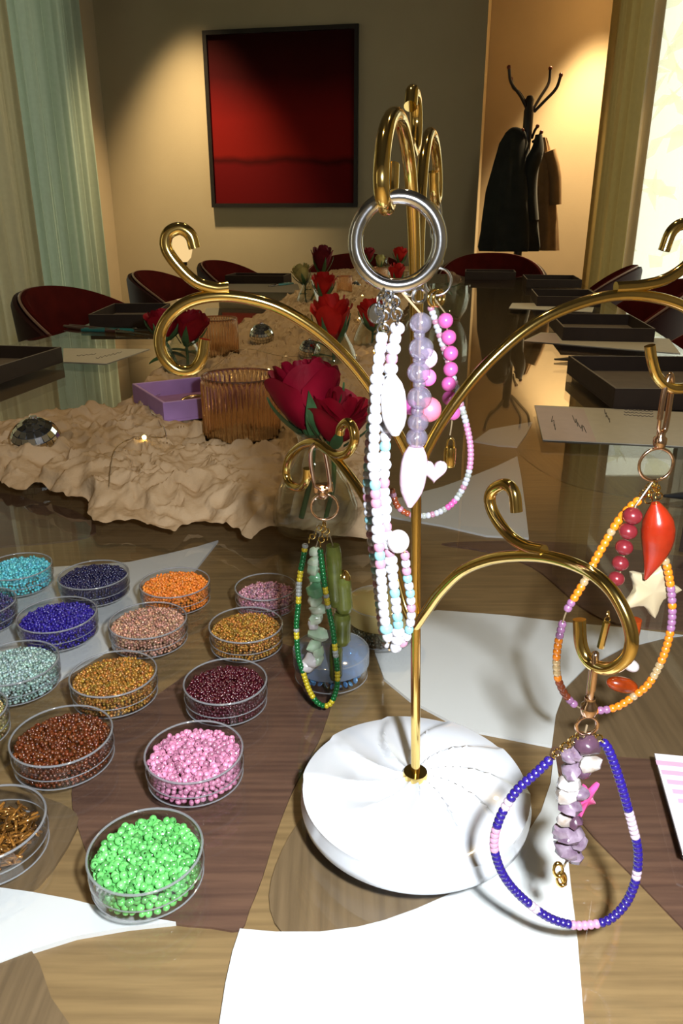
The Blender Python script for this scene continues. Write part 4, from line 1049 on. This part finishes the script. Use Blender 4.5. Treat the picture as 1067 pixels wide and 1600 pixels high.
# ================================================================ MIRROR BALLS
MIRR = pmat('mirror_tile', (.85, .87, .88), .04, 1, var=.05, scale=40); GROUT = pmat('dark_ball_core', (.03, .03, .03), .5, var=.2)
def mirror_ball(px, py, rpx, label, big=False, z=0.012, Y=None):
    p = tp(px, py, z) if Y is None else yp(px, py, Y); r_ = rpx / F * depth(p); c = p
    if not big:
        for _ in range(4):
            c = tp(px, py, max(r_, gz(c, r_ * .5) - TZ + r_ * .45)); r_ = rpx / F * depth(c)
    root = empty('mirror_ball', c - Vector((0, 0, r_)), label, 'mirror ball')
    part('core', sphere(c, r_ * .97, 20, 14), GROUT, root)
    nl = 11 if big else 13; tiles = []
    for j in range(nl):
        la = math.pi * (j + .5) / nl - math.pi / 2; n = max(4, int(round(2 * nl * math.cos(la))))
        for k in range(n):
            lo = 2 * math.pi * k / n; s = math.pi * r_ / nl * .45; jt = R(random.uniform(-3, 3))
            M = Matrix.Translation(c) @ Matrix.Rotation(R(20), 4, 'X') @ Matrix.Rotation(lo, 4, 'Z') @ Matrix.Rotation(-la, 4, 'Y') @ Matrix.Translation((r_ * .985, 0, 0)) @ Matrix.Rotation(jt, 4, 'Z')
            tiles.append(xf(box(-.0004, .0006, -s, s, -s, s), M))
    if big:
        for t_ in tiles: part('mirror_tile', t_, MIRR, root, False)
    else:
        o = part('mirror_tiles', join(*tiles), MIRR, root, False); o['kind'] = 'stuff'
    part('hanging_cap', move(lathe([(0, r_ * .96), (r_ * .16, r_ * .96), (r_ * .14, r_ * 1.08), (0, r_ * 1.1)], 10), c), SILVER, root)
mirror_ball(57, 690, 38, 'large mirror ball half sunk in the gauze at the left', True, .030)
mirror_ball(409, 525, 19, 'small mirror ball on gauze beside the rear ribbed glass', z=.02)
mirror_ball(484, 548, 17, 'small mirror ball peeking out behind the magenta rose', z=.02)
mirror_ball(556, 449, 9, 'tiny mirror ball beyond the bright red roses', z=.02)

# ================================================================ GLASSES
def tumbler(px, py, wpx, hgt, label, ribs=44, mat=AMBER, z=.006):
    p = tp(px, py, z); r_ = wpx / 2 / F * depth(p); c = Vector((p.x, p.y, TZ + z))
    root = empty('ribbed_tumbler', c, label, 'glass', 'ribbed amber glasses')
    mod = lambda rr_, zz_, a: (rr_ * (1 + .035 * math.cos(a * ribs)), zz_) if rr_ > r_ * .6 and .006 < zz_ < hgt * .93 else (rr_, zz_)
    n = ribs * 6
    prof = [(0, .001), (r_ * .5, .001), (r_ * .80, .002), (r_ * .93, .008), (r_ * .97, .016), (r_ * .975, hgt * .5), (r_ * .98, hgt * .90), (r_ * .985, hgt * .94), (r_, hgt * .975), (r_ * .985, hgt), (r_ * .95, hgt * .985), (r_ * .93, hgt * .9), (r_ * .92, .02), (r_ * .85, .012), (0, .010)]
    part('ribbed_wall', move(lathe(prof, n, mod), c), mat, root)
    part('rim', move(torus(r_ * .975, .0013, 48, 8), c + Vector((0, 0, hgt - .001))), glass('amber_rim', (.92, .66, .5), .12, .03, .12, (.9, .6, .45)), root)
    part('thick_base', move(lathe([(0, .0012), (r_ * .78, .0022), (r_ * .9, .008), (r_ * .86, .0112), (0, .0092)], 40), c), glass('amber_base', (.80, .38, .22), .08, .03, .05, (.7, .2, .08)), root)
    return c, r_
c1, rr1 = tumbler(380, 700, 118, .088, 'amber ribbed glass tumbler beside the lilac box', z=.012)
tumbler(341, 564, 66, .080, 'amber ribbed glass tumbler behind the lilac box', z=.014)
tumbler(538, 466, 24, .075, 'small far ribbed glass behind the bright red roses', 30)
tumbler(588, 452, 34, .080, 'ribbed glass seen through the silver ring', 36)
# clear bowl near the far end
p = tp(700, 500); c = Vector((p.x, p.y, TZ + .001))
solo('glass_bowl', move(lathe([(0, 0), (.03, 0), (.034, .004), (.05, .03), (.058, .07), (.0575, .095), (.056, .095), (.0565, .07), (.048, .031), (.03, .006), (0, .005)], 40), c), VGLASS, 'clear glass bowl far down the table behind the pink beads', 'bowl')

# ================================================================ VASES AND ROSES
STEM = pmat('rose_stem', (.05, .12, .025), .5, var=.3, scale=60); SEPAL = pmat('rose_sepal', (.055, .14, .045), .5, var=.3, scale=80)
def rosemat(name, col): return pmat(name, col, .6, 0, 0, var=.4, scale=25, bump=.1, bscale=120, spec=.2)
MAG = rosemat('magenta_red_petal', (.32, .003, .022)); RED = rosemat('scarlet_petal', (.62, .018, .012)); DRED = rosemat('wine_petal', (.16, .008, .02)); YEL = rosemat('pale_yellow_petal', (.55, .50, .18)); BEI = rosemat('beige_petal', (.50, .34, .20))
PETALS = {}
def petal(R_, Hh, r0, half, lip, seed):
    rnd = random.Random(seed); nu_, nv_ = 9, 8; V = []
    for j in range(nv_):
        v = j / (nv_ - 1)
        for i in range(nu_):
            u = -1 + 2 * i / (nu_ - 1)
            a = u * half * (0.35 + .65 * math.sin(min(1, v * 1.4) * math.pi / 2)) * (1 if v < .8 else 1 - .35 * (v - .8) / .2)
            rr_ = R_ * r0 * (.22 + .78 * math.sin(v * math.pi / 2) ** .8) + lip * max(0, v - .65) ** 1.5 * R_ * 4 + .03 * R_ * math.sin(u * 5 + seed) * v
            z = Hh * (v * (1 - .16 * u * u)) - lip * max(0, v - .8) * Hh * 1.2
            V.append(Vector((rr_ * math.cos(a), rr_ * math.sin(a), z)))
    Fc = grid_faces(nu_, nv_)
    n = len(V); 
    V2 = [p - Vector((p.x, p.y, 0)).normalized() * R_ * .03 if p.length > 1e-6 else p for p in V]
    return V + V2, Fc + [tuple(n + k for k in reversed(f)) for f in Fc]
def rose(base, top, R_, mat, label, foot, leaf=True, openness=1.0, seed=0, group='roses on the table'):
    """base: where the bloom starts, top: bloom tip, foot: lower end of the stem"""
    rnd = random.Random(seed); ax = (top - base); Hh = ax.length
    Q = Matrix.Translation(base) @ Vector((0, 0, 1)).rotation_difference(ax.normalized()).to_matrix().to_4x4() @ Matrix.Rotation(rnd.uniform(0, 6), 4, 'Z')
    root = empty('rose', foot, label, 'flower', group)
    spec = [(3, .30, .98, 1.35, 0.0), (3, .50, 1.0, 1.15, .02), (4, .70, .98, .95, .06), (4, .86, .93, .95, .13 * openness), (5, 1.0, .84, .85, .22 * openness)]
    k = 0
    for n, r0, hh, half, lip in spec:
        for i in range(n):
            k += 1
            v, f = petal(R_, Hh * hh, r0, half, lip, seed * 31 + k)
            a = 2 * math.pi * (i + .37 * k) / n if n < 4 else 2 * math.pi * i / n + k * .4
            M = Q @ Matrix.Rotation(a, 4, 'Z')
            part('petal', xf((v, f), M), mat, root)
    part('calyx', xf(lathe([(0, -Hh * .14), (R_ * .16, -Hh * .12), (R_ * .28, -Hh * .02), (R_ * .30, Hh * .06), (0, Hh * .08)], 12), Q), SEPAL, root)
    for i in range(5):
        a = 2 * math.pi * i / 5 + .3
        V = []
        for j in range(7):
            t = j / 6; w_ = R_ * .24 * math.sin(math.pi * min(1, .2 + .8 * t)) * (1 - t * .4); rr_ = R_ * (.28 + .82 * math.sin(t * 1.45)) ; z = Hh * (-.05 + .62 * t)
            for s in (-1, 0, 1): V.append(Q @ (Matrix.Rotation(a, 4, 'Z') @ Vector((rr_ + .03 * R_ + (0 if s else .05 * R_), s * w_, z))))
        V2 = V + [p + (Q.to_3x3() @ Vector((0, 0, -R_ * .03))) for p in V]; fc = grid_faces(3, 7)
        part('sepal', (V2, fc + [tuple(21 + q for q in reversed(f)) for f in fc]), SEPAL, root)
    b0 = base - ax.normalized() * Hh * .1
    mid = b0.lerp(foot, .5) + Vector((rnd.uniform(-.004, .004), 0, 0))
    part('stem', tube(smooth_pts([b0, mid, foot], 6), R_ * .085, 8), STEM, root)
    if leaf:
        for s in (0, 1):
            p0 = b0.lerp(foot, .25 + .2 * s); d = Vector((rnd.uniform(-1, 1), rnd.uniform(-.6, .2), rnd.uniform(-.1, .5))).normalized(); side = d.cross(Vector((0, 0, 1))).normalized(); V = []
            for j in range(7):
                t = j / 6; w_ = R_ * .42 * math.sin(math.pi * t ** .8)
                for q_ in (-1, 0, 1): V.append(p0 + d * R_ * 1.5 * t + side * w_ * q_ + Vector((0, 0, -R_ * .35 * t * t - (.0 if q_ else R_ * .06))))
            V2 = V + [p - Vector((0, 0, .0005)) for p in V]; fc = grid_faces(3, 7)
            part('leaf', (V2, fc + [tuple(21 + q for q in reversed(f)) for f in fc]), SEPAL, root)
    return root
def vase(c, r_, h, label, neck=.36, wob=.05):
    root = empty('bud_vase', c, label, 'vase')
    mod = lambda rr_, zz_, a: (rr_ * (1 + wob * math.cos(2 * a + .6) + wob * .5 * math.cos(3 * a)), zz_)
    prof = [(0, 0), (r_ * .7, 0), (r_ * .92, h * .04), (r_, h * .16), (r_ * .97, h * .3), (r_ * .80, h * .48), (r_ * .55, h * .66), (r_ * neck, h * .82), (r_ * neck * 1.02, h * .93), (r_ * neck * 1.25, h), (r_ * neck * 1.1, h), (r_ * neck * .9, h * .93), (r_ * neck * .86, h * .82), (r_ * .48, h * .66), (r_ * .73, h * .48), (r_ * .9, h * .3), (r_ * .93, h * .16), (r_ * .88, h * .06), (r_ * .66, h * .028), (0, h * .025)]
    part('glass_body', move(lathe(prof, 48, mod), c), VGLASS, root)
    part('lip', move(torus(r_ * neck * 1.18, r_ * .03, 30, 8), c + Vector((0, 0, h))), VGLASS, root)
    return c
# front vase with magenta roses
vc = tp(492, 838); vc.z = TZ + .006
vase(vc, .037, .092, 'clear pear shaped bud vase in front holding two magenta red roses')
YV = vc.y
rose(yp(488, 672, YV), yp(466, 560, YV + .01), .030, MAG, 'large magenta red rose with long sepals in the front vase', vc + Vector((-.012, 0, .012)), False, .55, 1)
rose(yp(522, 690, YV - .01), yp(536, 612, YV - .015), .025, rosemat('crimson_petal', (.28, .003, .014)), 'smaller crimson rose leaning toward the white bracelet', vc + Vector((.01, 0, .012)), False, 1.2, 2)
# second vase, bright red roses
v2 = tp(522, 590); v2.z = TZ + .006
vase(v2, .040, .105, 'clear bud vase behind the magenta rose with scarlet roses')
rose(yp(520, 535, v2.y), yp(517, 458, v2.y), .032, RED, 'big scarlet rose in full bloom behind the golden left arm', v2 + Vector((0, 0, .012)), True, 1.0, 3)
rose(yp(505, 462, v2.y + .35), yp(507, 424, v2.y + .35), .024, RED, 'scarlet rose just above the big scarlet one', v2 + Vector((.0, .33, .012)), True, .8, 4)
v3 = tp(578, 560); v3.z = TZ + .006
vase(v3, .036, .10, 'clear bud vase half hidden behind the white crystal bracelet')
rose(yp(582, 512, v3.y), yp(580, 465, v3.y), .026, RED, 'scarlet rose half hidden by the white crystal strands', v3 + Vector((0, 0, .012)), True, .7, 5)
v4 = tp(482, 486); v4.z = TZ + .006
vase(v4, .036, .10, 'clear bud vase far down with wine red and pale yellow roses')
rose(yp(503, 425, v4.y), yp(503, 382, v4.y), .030, DRED, 'dark wine red rose standing above the scarlet ones', v4 + Vector((0, 0, .012)), True, .7, 6)
rose(yp(476, 442, v4.y), yp(466, 412, v4.y), .026, YEL, 'pale yellow rose leaning left beside the wine red one', v4 + Vector((-.005, 0, .012)), True, .9, 7)
v5 = tp(600, 440); v5.z = TZ + .006
vase(v5, .04, .10, 'clear bud vase at the far end seen inside the silver ring')
rose(yp(625, 410, v5.y), yp(626, 385, v5.y), .030, RED, 'far scarlet rose inside the silver ring near the pole', v5 + Vector((.0, 0, .012)), True, .7, 8)
rose(yp(576, 408, v5.y), yp(575, 386, v5.y), .028, rosemat('rose_red_petal', (.36, .02, .03)), 'far rose red bloom on the left inside the silver ring', v5 + Vector((-.005, 0, .012)), True, .7, 9)
rose(yp(594, 418, v5.y - .1), yp(594, 397, v5.y - .1), .020, YEL, 'small pale yellow rose between the far red ones', v5 + Vector((0, -.01, .012)), False, .7, 10)
v6 = tp(632, 470); v6.z = TZ + .006
vase(v6, .034, .09, 'clear bud vase hidden behind the golden pole')
rose(yp(620, 442, v6.y), yp(620, 410, v6.y), .026, RED, 'scarlet rose lower inside the silver ring', v6 + Vector((0, 0, .012)), True, .7, 11)
rose(yp(702, 446, v6.y), yp(714, 428, v6.y), .026, BEI, 'beige rose near the far boxes right of the pole', yp(680, 470, v6.y) * 1.0, True, .7, 12)
v7 = tp(290, 598); v7.z = TZ + .006
vase(v7, .036, .10, 'clear bud vase behind the lilac box with two deep red roses')
rose(yp(258, 528, v7.y), yp(256, 482, v7.y), .030, rosemat('deep_red_petal', (.30, .006, .015)), 'deep red rose left inside the golden scroll', v7 + Vector((-.008, 0, .012)), True, .8, 13)
rose(yp(292, 535, v7.y), yp(300, 482, v7.y), .028, rosemat('deep_red_petal', (.30, .006, .015)), 'deep red rose touching the rear ribbed glass', v7 + Vector((.004, 0, .012)), True, .8, 14)

# ================================================================ TRAYS, CARDS, TOOLS
TRAYM = pmat('dark_taupe_board', (.036, .022, .014), .6, var=.15, scale=40, bump=.05, bscale=300, spec=.25); TLIN = pmat('taupe_felt_lining', (.17, .135, .10), .9, var=.12, scale=60, bump=.2, bscale=400); EDGE = pmat('pale_board_edge', (.20, .16, .11), .6, var=.1)
def tray(fl, ang, w_, d_, h, label, mats=None, name='tray_box', z=.0003, group='dark tray boxes along the table'):
    """open box; fl = near left floor corner, ang = heading of its long side, w_ to its right, d_ away"""
    o_, li, ed = mats or (TRAYM, TLIN, EDGE)
    base = Vector((fl.x, fl.y, TZ + z)); root = empty(name, base, label, 'box', group)
    t = .004; G = lambda vf: move(rotz(vf, ang), base)
    part('floor_panel', G(box(0, w_, 0, d_, 0, .003)), o_, root, False)
    part('lining', G(box(t, w_ - t, t, d_ - t, .003, .005)), li, root, False)
    for b in ((0, w_, 0, t), (0, w_, d_ - t, d_), (0, t, t, d_ - t), (w_ - t, w_, t, d_ - t)):
        s_ = part('side_panel', G(rbox(*b, .003, h - .0006, .0003)), o_, root, False)
        part('edge_strip', G(box(b[0] + .0004, b[1] - .0004, b[2] + .0004, b[3] - .0004, h - .0006, h)), ed, s_, False)
    return root
tray(tp(957, 640), R(-2), .24, .29, .032, 'open dark tray nearest on the right side of the table')
tray(tp(878, 533), R(-8), .205, .28, .032, 'open dark tray, second along the right table edge')
tray(tp(838, 479), R(-9), .20, .28, .032, 'open dark tray, third along the right table edge')
tray(tp(822, 449), R(-9), .22, .28, .032, 'open dark tray, fourth along the right table edge')
tray(tp(726, 437), R(-9), .23, .17, .036, 'open dark tray at the far table end below the coat rack')
tray(tp(1060, 862), R(-38), .20, .12, .045, 'dark box cut by the right picture edge beside the orange bracelet')
a = tp(99, 566); b = tp(0, 600); ang = math.atan2(a.y - b.y, a.x - b.x)
fl = a - Vector((math.cos(ang), math.sin(ang), 0)) * .30
tray(fl, ang, .30, .20, .030, 'open dark tray at the left picture edge')
tray(tp(140, 511), R(2), .165, .28, .032, 'open dark tray behind the teal pliers on the left')
tray(tp(352, 443), R(-8), .26, .17, .034, 'open dark tray in front of the third left chair')
LIL = pmat('lilac_board', (.40, .22, .48), .55, var=.1, scale=40); LILI = pmat('lilac_lining', (.34, .17, .36), .8, var=.15, scale=60); LILE = pmat('lilac_edge', (.55, .34, .60), .5)
gf, gb = tp(257, 661, .028), tp(209, 628, .028); gv = gb - gf
lroot = tray(gf, math.atan2(gv.y, gv.x) - R(90), .115, gv.length, .026, 'open lilac gift box tilted on the gauze', (LIL, LILI, LILE), 'gift_box', .028, None)
bc = tp(292, 640, .034); 
part_root = empty('bangle', bc, 'thin antique gold bangle lying inside the lilac box', 'bangle')
part('band', torus(.020, .003, 30, 10, Matrix.Translation(bc + Vector((.008, .012, .004))) @ Matrix.Rotation(R(20), 4, 'X')), pmat('antique_gold', (.55, .36, .18), .25, .9), part_root)
# cards
CARD = pmat('cream_card', (.60, .55, .44), .6, var=.05, scale=60); CARDP = pmat('blush_card', (.60, .48, .43), .6, var=.05, scale=60); INK = pmat('grey_ink', (.14, .12, .10), .6)
def card(px, label, mat=CARD, z0=.0003, th=.0012, name='paper_card', script=None, stripes=None, sm=None, fold=None):
    P = [tp(x, y, z0) for x, y in px]; c = sum(P, Vector()) / len(P); c.z = TZ + z0
    root = empty(name, c, label, 'card')
    part('sheet', prism([(p.x, p.y) for p in P], TZ + z0, TZ + z0 + th), mat, root, False)
    if fold:
        Q = [tp(x, y, z0 + th) for x, y in fold]; part('printed_panel', prism([(p.x, p.y) for p in Q], TZ + z0 + th, TZ + z0 + th + .0002), CARDP, root, False)
    for s in script or []:
        pts = smooth_pts([tp(x, y, z0 + th + .0003) for x, y in s], 4); part('script_stroke', tube(pts, .0006, 5), INK, root)
    for s in stripes or []:
        Q = [tp(x, y, z0 + th) for x, y in s]; part('stripe', prism([(p.x, p.y) for p in Q], TZ + z0 + th, TZ + z0 + th + .0002), sm, root, False)
    return root
def scribble(x0, y0, x1, y1, n, amp, seed):
    r_ = random.Random(seed); return [(x0 + (x1 - x0) * i / n + r_.uniform(-1, 1) * amp * .4, y0 + (y1 - y0) * i / n + (amp if i % 2 else -amp) * r_.uniform(.5, 1)) for i in range(n + 1)]
card([(835, 634), (1130, 648), (1140, 702), (848, 688)], 'large cream and blush card with faint script before the nearest right tray', script=[scribble(896, 655, 914, 673, 9, 6, 1), scribble(862, 654, 868, 672, 6, 4, 2), scribble(945, 642, 952, 658, 7, 3, 3)] + [scribble(975, 640 + 4 * k, 1020, 643 + 4 * k, 14, .8, 10 + k) for k in range(3)], fold=[(836, 635), (912, 639), (932, 691), (849, 687)])
card([(818, 533), (1063, 553), (1045, 530), (845, 520)][::-1], 'cream card tucked under the second right tray', fold=[(819, 533), (846, 521), (868, 521), (876, 537)])
card([(795, 482), (925, 488), (930, 474), (800, 474)], 'cream card in front of the third right tray')
card([(99, 545), (234, 546), (166, 569), (99, 566)], 'pale card lying between the left edge tray and the pliers', script=[scribble(150, 560, 190, 550, 12, 1.2, 5), scribble(120, 556, 150, 553, 8, .8, 6)])
card([(318, 496), (322, 482), (342, 482), (340, 496)], 'small white note behind the rear ribbed glass', mat=pmat('white_note', (.62, .56, .42), .6))
card([(330, 456), (470, 458), (465, 444), (340, 444)], 'grey folded card on the table before the third left chair', mat=pmat('grey_card', (.22, .20, .15), .6))
STR = pmat('pink_stripe', (.72, .42, .58), .6); 
card([(1022, 1180), (1180, 1195), (1220, 1400), (1066, 1336)], 'pink and white striped card at the right picture edge', mat=pmat('white_striped_card', (.82, .78, .82), .6), stripes=[[(1024 + 3.9 * k * 2.2, 1188 + 15 * k * 1.0), (1190 + 3 * k, 1204 + 15 * k), (1192 + 3 * k, 1211 + 15 * k), (1026 + 3.9 * k * 2.2, 1195 + 15 * k)] for k in range(9)], sm=STR)
# pliers
STEEL = pmat('dark_steel', (.22, .21, .20), .25, 1, var=.1); TEAL = pmat('teal_grip', (.005, .16, .17), .35, 0, .5, var=.1); BLK = pmat('black_grip', (.02, .02, .02), .4)
def pliers(tip, end, grip, label, spread=.012):
    d = (end - tip); L_ = d.length; d.normalize(); s = Vector((-d.y, d.x, 0)); c = tip + d * L_ * .36; up = Vector((0, 0, 1))
    root = empty('jewelry_pliers', c, label, 'pliers')
    for q in (-1, 1):
        z = up * .0045
        part('jaw', tube([tip + s * q * .0016 + z, tip + d * L_ * .18 + s * q * .003 + z, c + s * q * .004 + z], [.0014, .003, .0048], 8), STEEL, root)
        part('handle', tube(smooth_pts([c - s * q * .004 + z, c + d * L_ * .12 - s * q * .008 + z, c + d * L_ * .35 - s * q * spread + z, end - s * q * spread * .7 + z], 5), .0042, 10), grip, root)
    part('pivot', move(lathe([(0, 0), (.006, 0), (.006, .010), (.004, .0115), (0, .0115)], 16), c), STEEL, root)
pliers(tp(866, 565), tp(866, 565) + Vector((.13, .01, 0)), BLK, 'dark steel pliers poking out left of the nearest right tray')
e = tp(130, 518); pliers(tp(258, 520), e, TEAL, 'teal handled pliers in front of the left tray')
pliers(tp(232, 526), tp(105, 512), pmat('maroon_grip', (.06, .008, .012), .4, 0, .4), 'dark maroon handled pliers beside the teal ones')
pliers(tp(420, 449), tp(455, 444), TEAL, 'far teal handled pliers by the pale yellow rose')
p0 = tp(1036, 782); 
solo('black_pen', tube([p0 + Vector((0, 0, .005)), p0 + Vector((.02, .001, .005)), p0 + Vector((.09, .004, .005)), p0 + Vector((.13, .006, .005))], [.0015, .0042, .0048, .0045], 12), BLK, 'black pen lying behind the right edge box', 'pen')

# ================================================================ CHAIRS
BURG = pmat('burgundy_velvet', (.085, .006, .004), .85, var=.3, scale=14, bump=.15, bscale=300, spec=.08); BURGD = pmat('burgundy_leather_shell', (.028, .004, .004), .6, var=.2, scale=20, spec=.2); PIPE = pmat('pale_piping', (.30, .18, .13), .4); CLEG = pmat('black_chair_leg', (.015, .012, .011), .4)
def make_chair(label, s=1.0, top=.825):
    """tub chair facing +x"""
    root = empty('tub_chair', (0, 0, 0), label, 'chair', 'burgundy tub chairs around the table')
    n = 41; Ri, Ro = .235 * s, .285 * s
    def shell(r0, r1, zt_off, m_, nm_):
        rings = []
        for i in range(n):
            t = -1 + 2 * i / (n - 1); a = math.pi + t * R(108)
            ztp = top - .25 * abs(t) ** 2.3 - zt_off; zb_ = .40
            c_, s_ = math.cos(a), math.sin(a) * 1.05
            fl_ = .03 * s
            pr = [(r0, zb_), (r0 + fl_ * .6, (zb_ + ztp) / 2), (r0 + fl_, ztp - .012), (r0 + fl_ + (r1 - r0) * .3, ztp), (r0 + fl_ + (r1 - r0) * .75, ztp), (r1 + fl_, ztp - .014), (r1 + fl_ * .6, (zb_ + ztp) / 2), (r1, zb_)]
            rings.append([Vector((q[0] * c_, q[0] * s_, q[1])) for q in pr])
        return part(nm_, loft(rings, 8), m_, root)
    shell(Ri, (Ri + Ro) / 2, 0, BURG, 'backrest_pad'); sh = shell((Ri + Ro) / 2, Ro, .008, BURGD, 'backrest_shell')
    pts = []
    for i in range(n):
        t = -1 + 2 * i / (n - 1); a = math.pi + t * R(108); r_ = (Ri + Ro) / 2 + .03 * s
        pts.append(Vector((r_ * math.cos(a), r_ * math.sin(a) * 1.05, top - .25 * abs(t) ** 2.3 - .004)))
    part('piping', tube(pts, .004, 6), PIPE, root)
    part('seat_cushion', move(lathe([(0, .38), (.22 * s, .38), (.245 * s, .40), (.245 * s, .45), (.22 * s, .47), (0, .475)], 32), (0, 0, 0)), BURG, root)
    for q in range(4):
        a = R(45 + 90 * q); d = Vector((math.cos(a), math.sin(a), 0)); part('leg', tube([d * .17 * s + Vector((0, 0, .39)), d * .24 * s + Vector((0, 0, 0))], [.016, .010], 10), CLEG, root)
    return root
def place_chair(src, x, y, ang, label, s=1.0):
    r_ = src.copy(); COL.objects.link(r_); r_['label'] = label; r_.location = (x, y, 0); r_.rotation_euler = (0, 0, ang); r_.scale = (s, s, 1)
    for ch in list(src.children):
        c_ = ch.copy(); COL.objects.link(c_); c_.parent = r_
    return r_
ch0 = make_chair('burgundy tub chair nearest on the left, in front of the cream curtain')
def cpx(px, Y): 
    dpt = Y * CP + .2 * SP; return (px - CX) / F * dpt
TA_ = R(-9.6)
ch0.location = (cpx(196, 2.35), 2.35, 0); ch0.rotation_euler = (0, 0, TA_)
place_chair(ch0, cpx(328, 3.12), 3.12, TA_ + R(6), 'second burgundy tub chair on the left, below the egg lamp')
place_chair(ch0, cpx(412, 3.85), 3.85, TA_ - R(4), 'third burgundy tub chair on the left, below the painting')
place_chair(ch0, cpx(556, 4.45), 4.45, R(-95), 'burgundy tub chair at the far table end behind the roses')
place_chair(ch0, cpx(770, 4.50), 4.50, R(-100), 'burgundy tub chair at the far table end below the coats')
place_chair(ch0, cpx(905, 3.6), 3.6, math.pi + TA_ - R(10), 'burgundy tub chair farthest on the right, before the straw curtain', .85)
place_chair(ch0, cpx(962, 2.75), 2.75, math.pi + TA_, 'burgundy tub chair on the right in front of the bright window', .9)
place_chair(ch0, cpx(1075, 1.9), 1.9, math.pi + TA_, 'burgundy tub chair nearest on the right, cut by the picture edge')
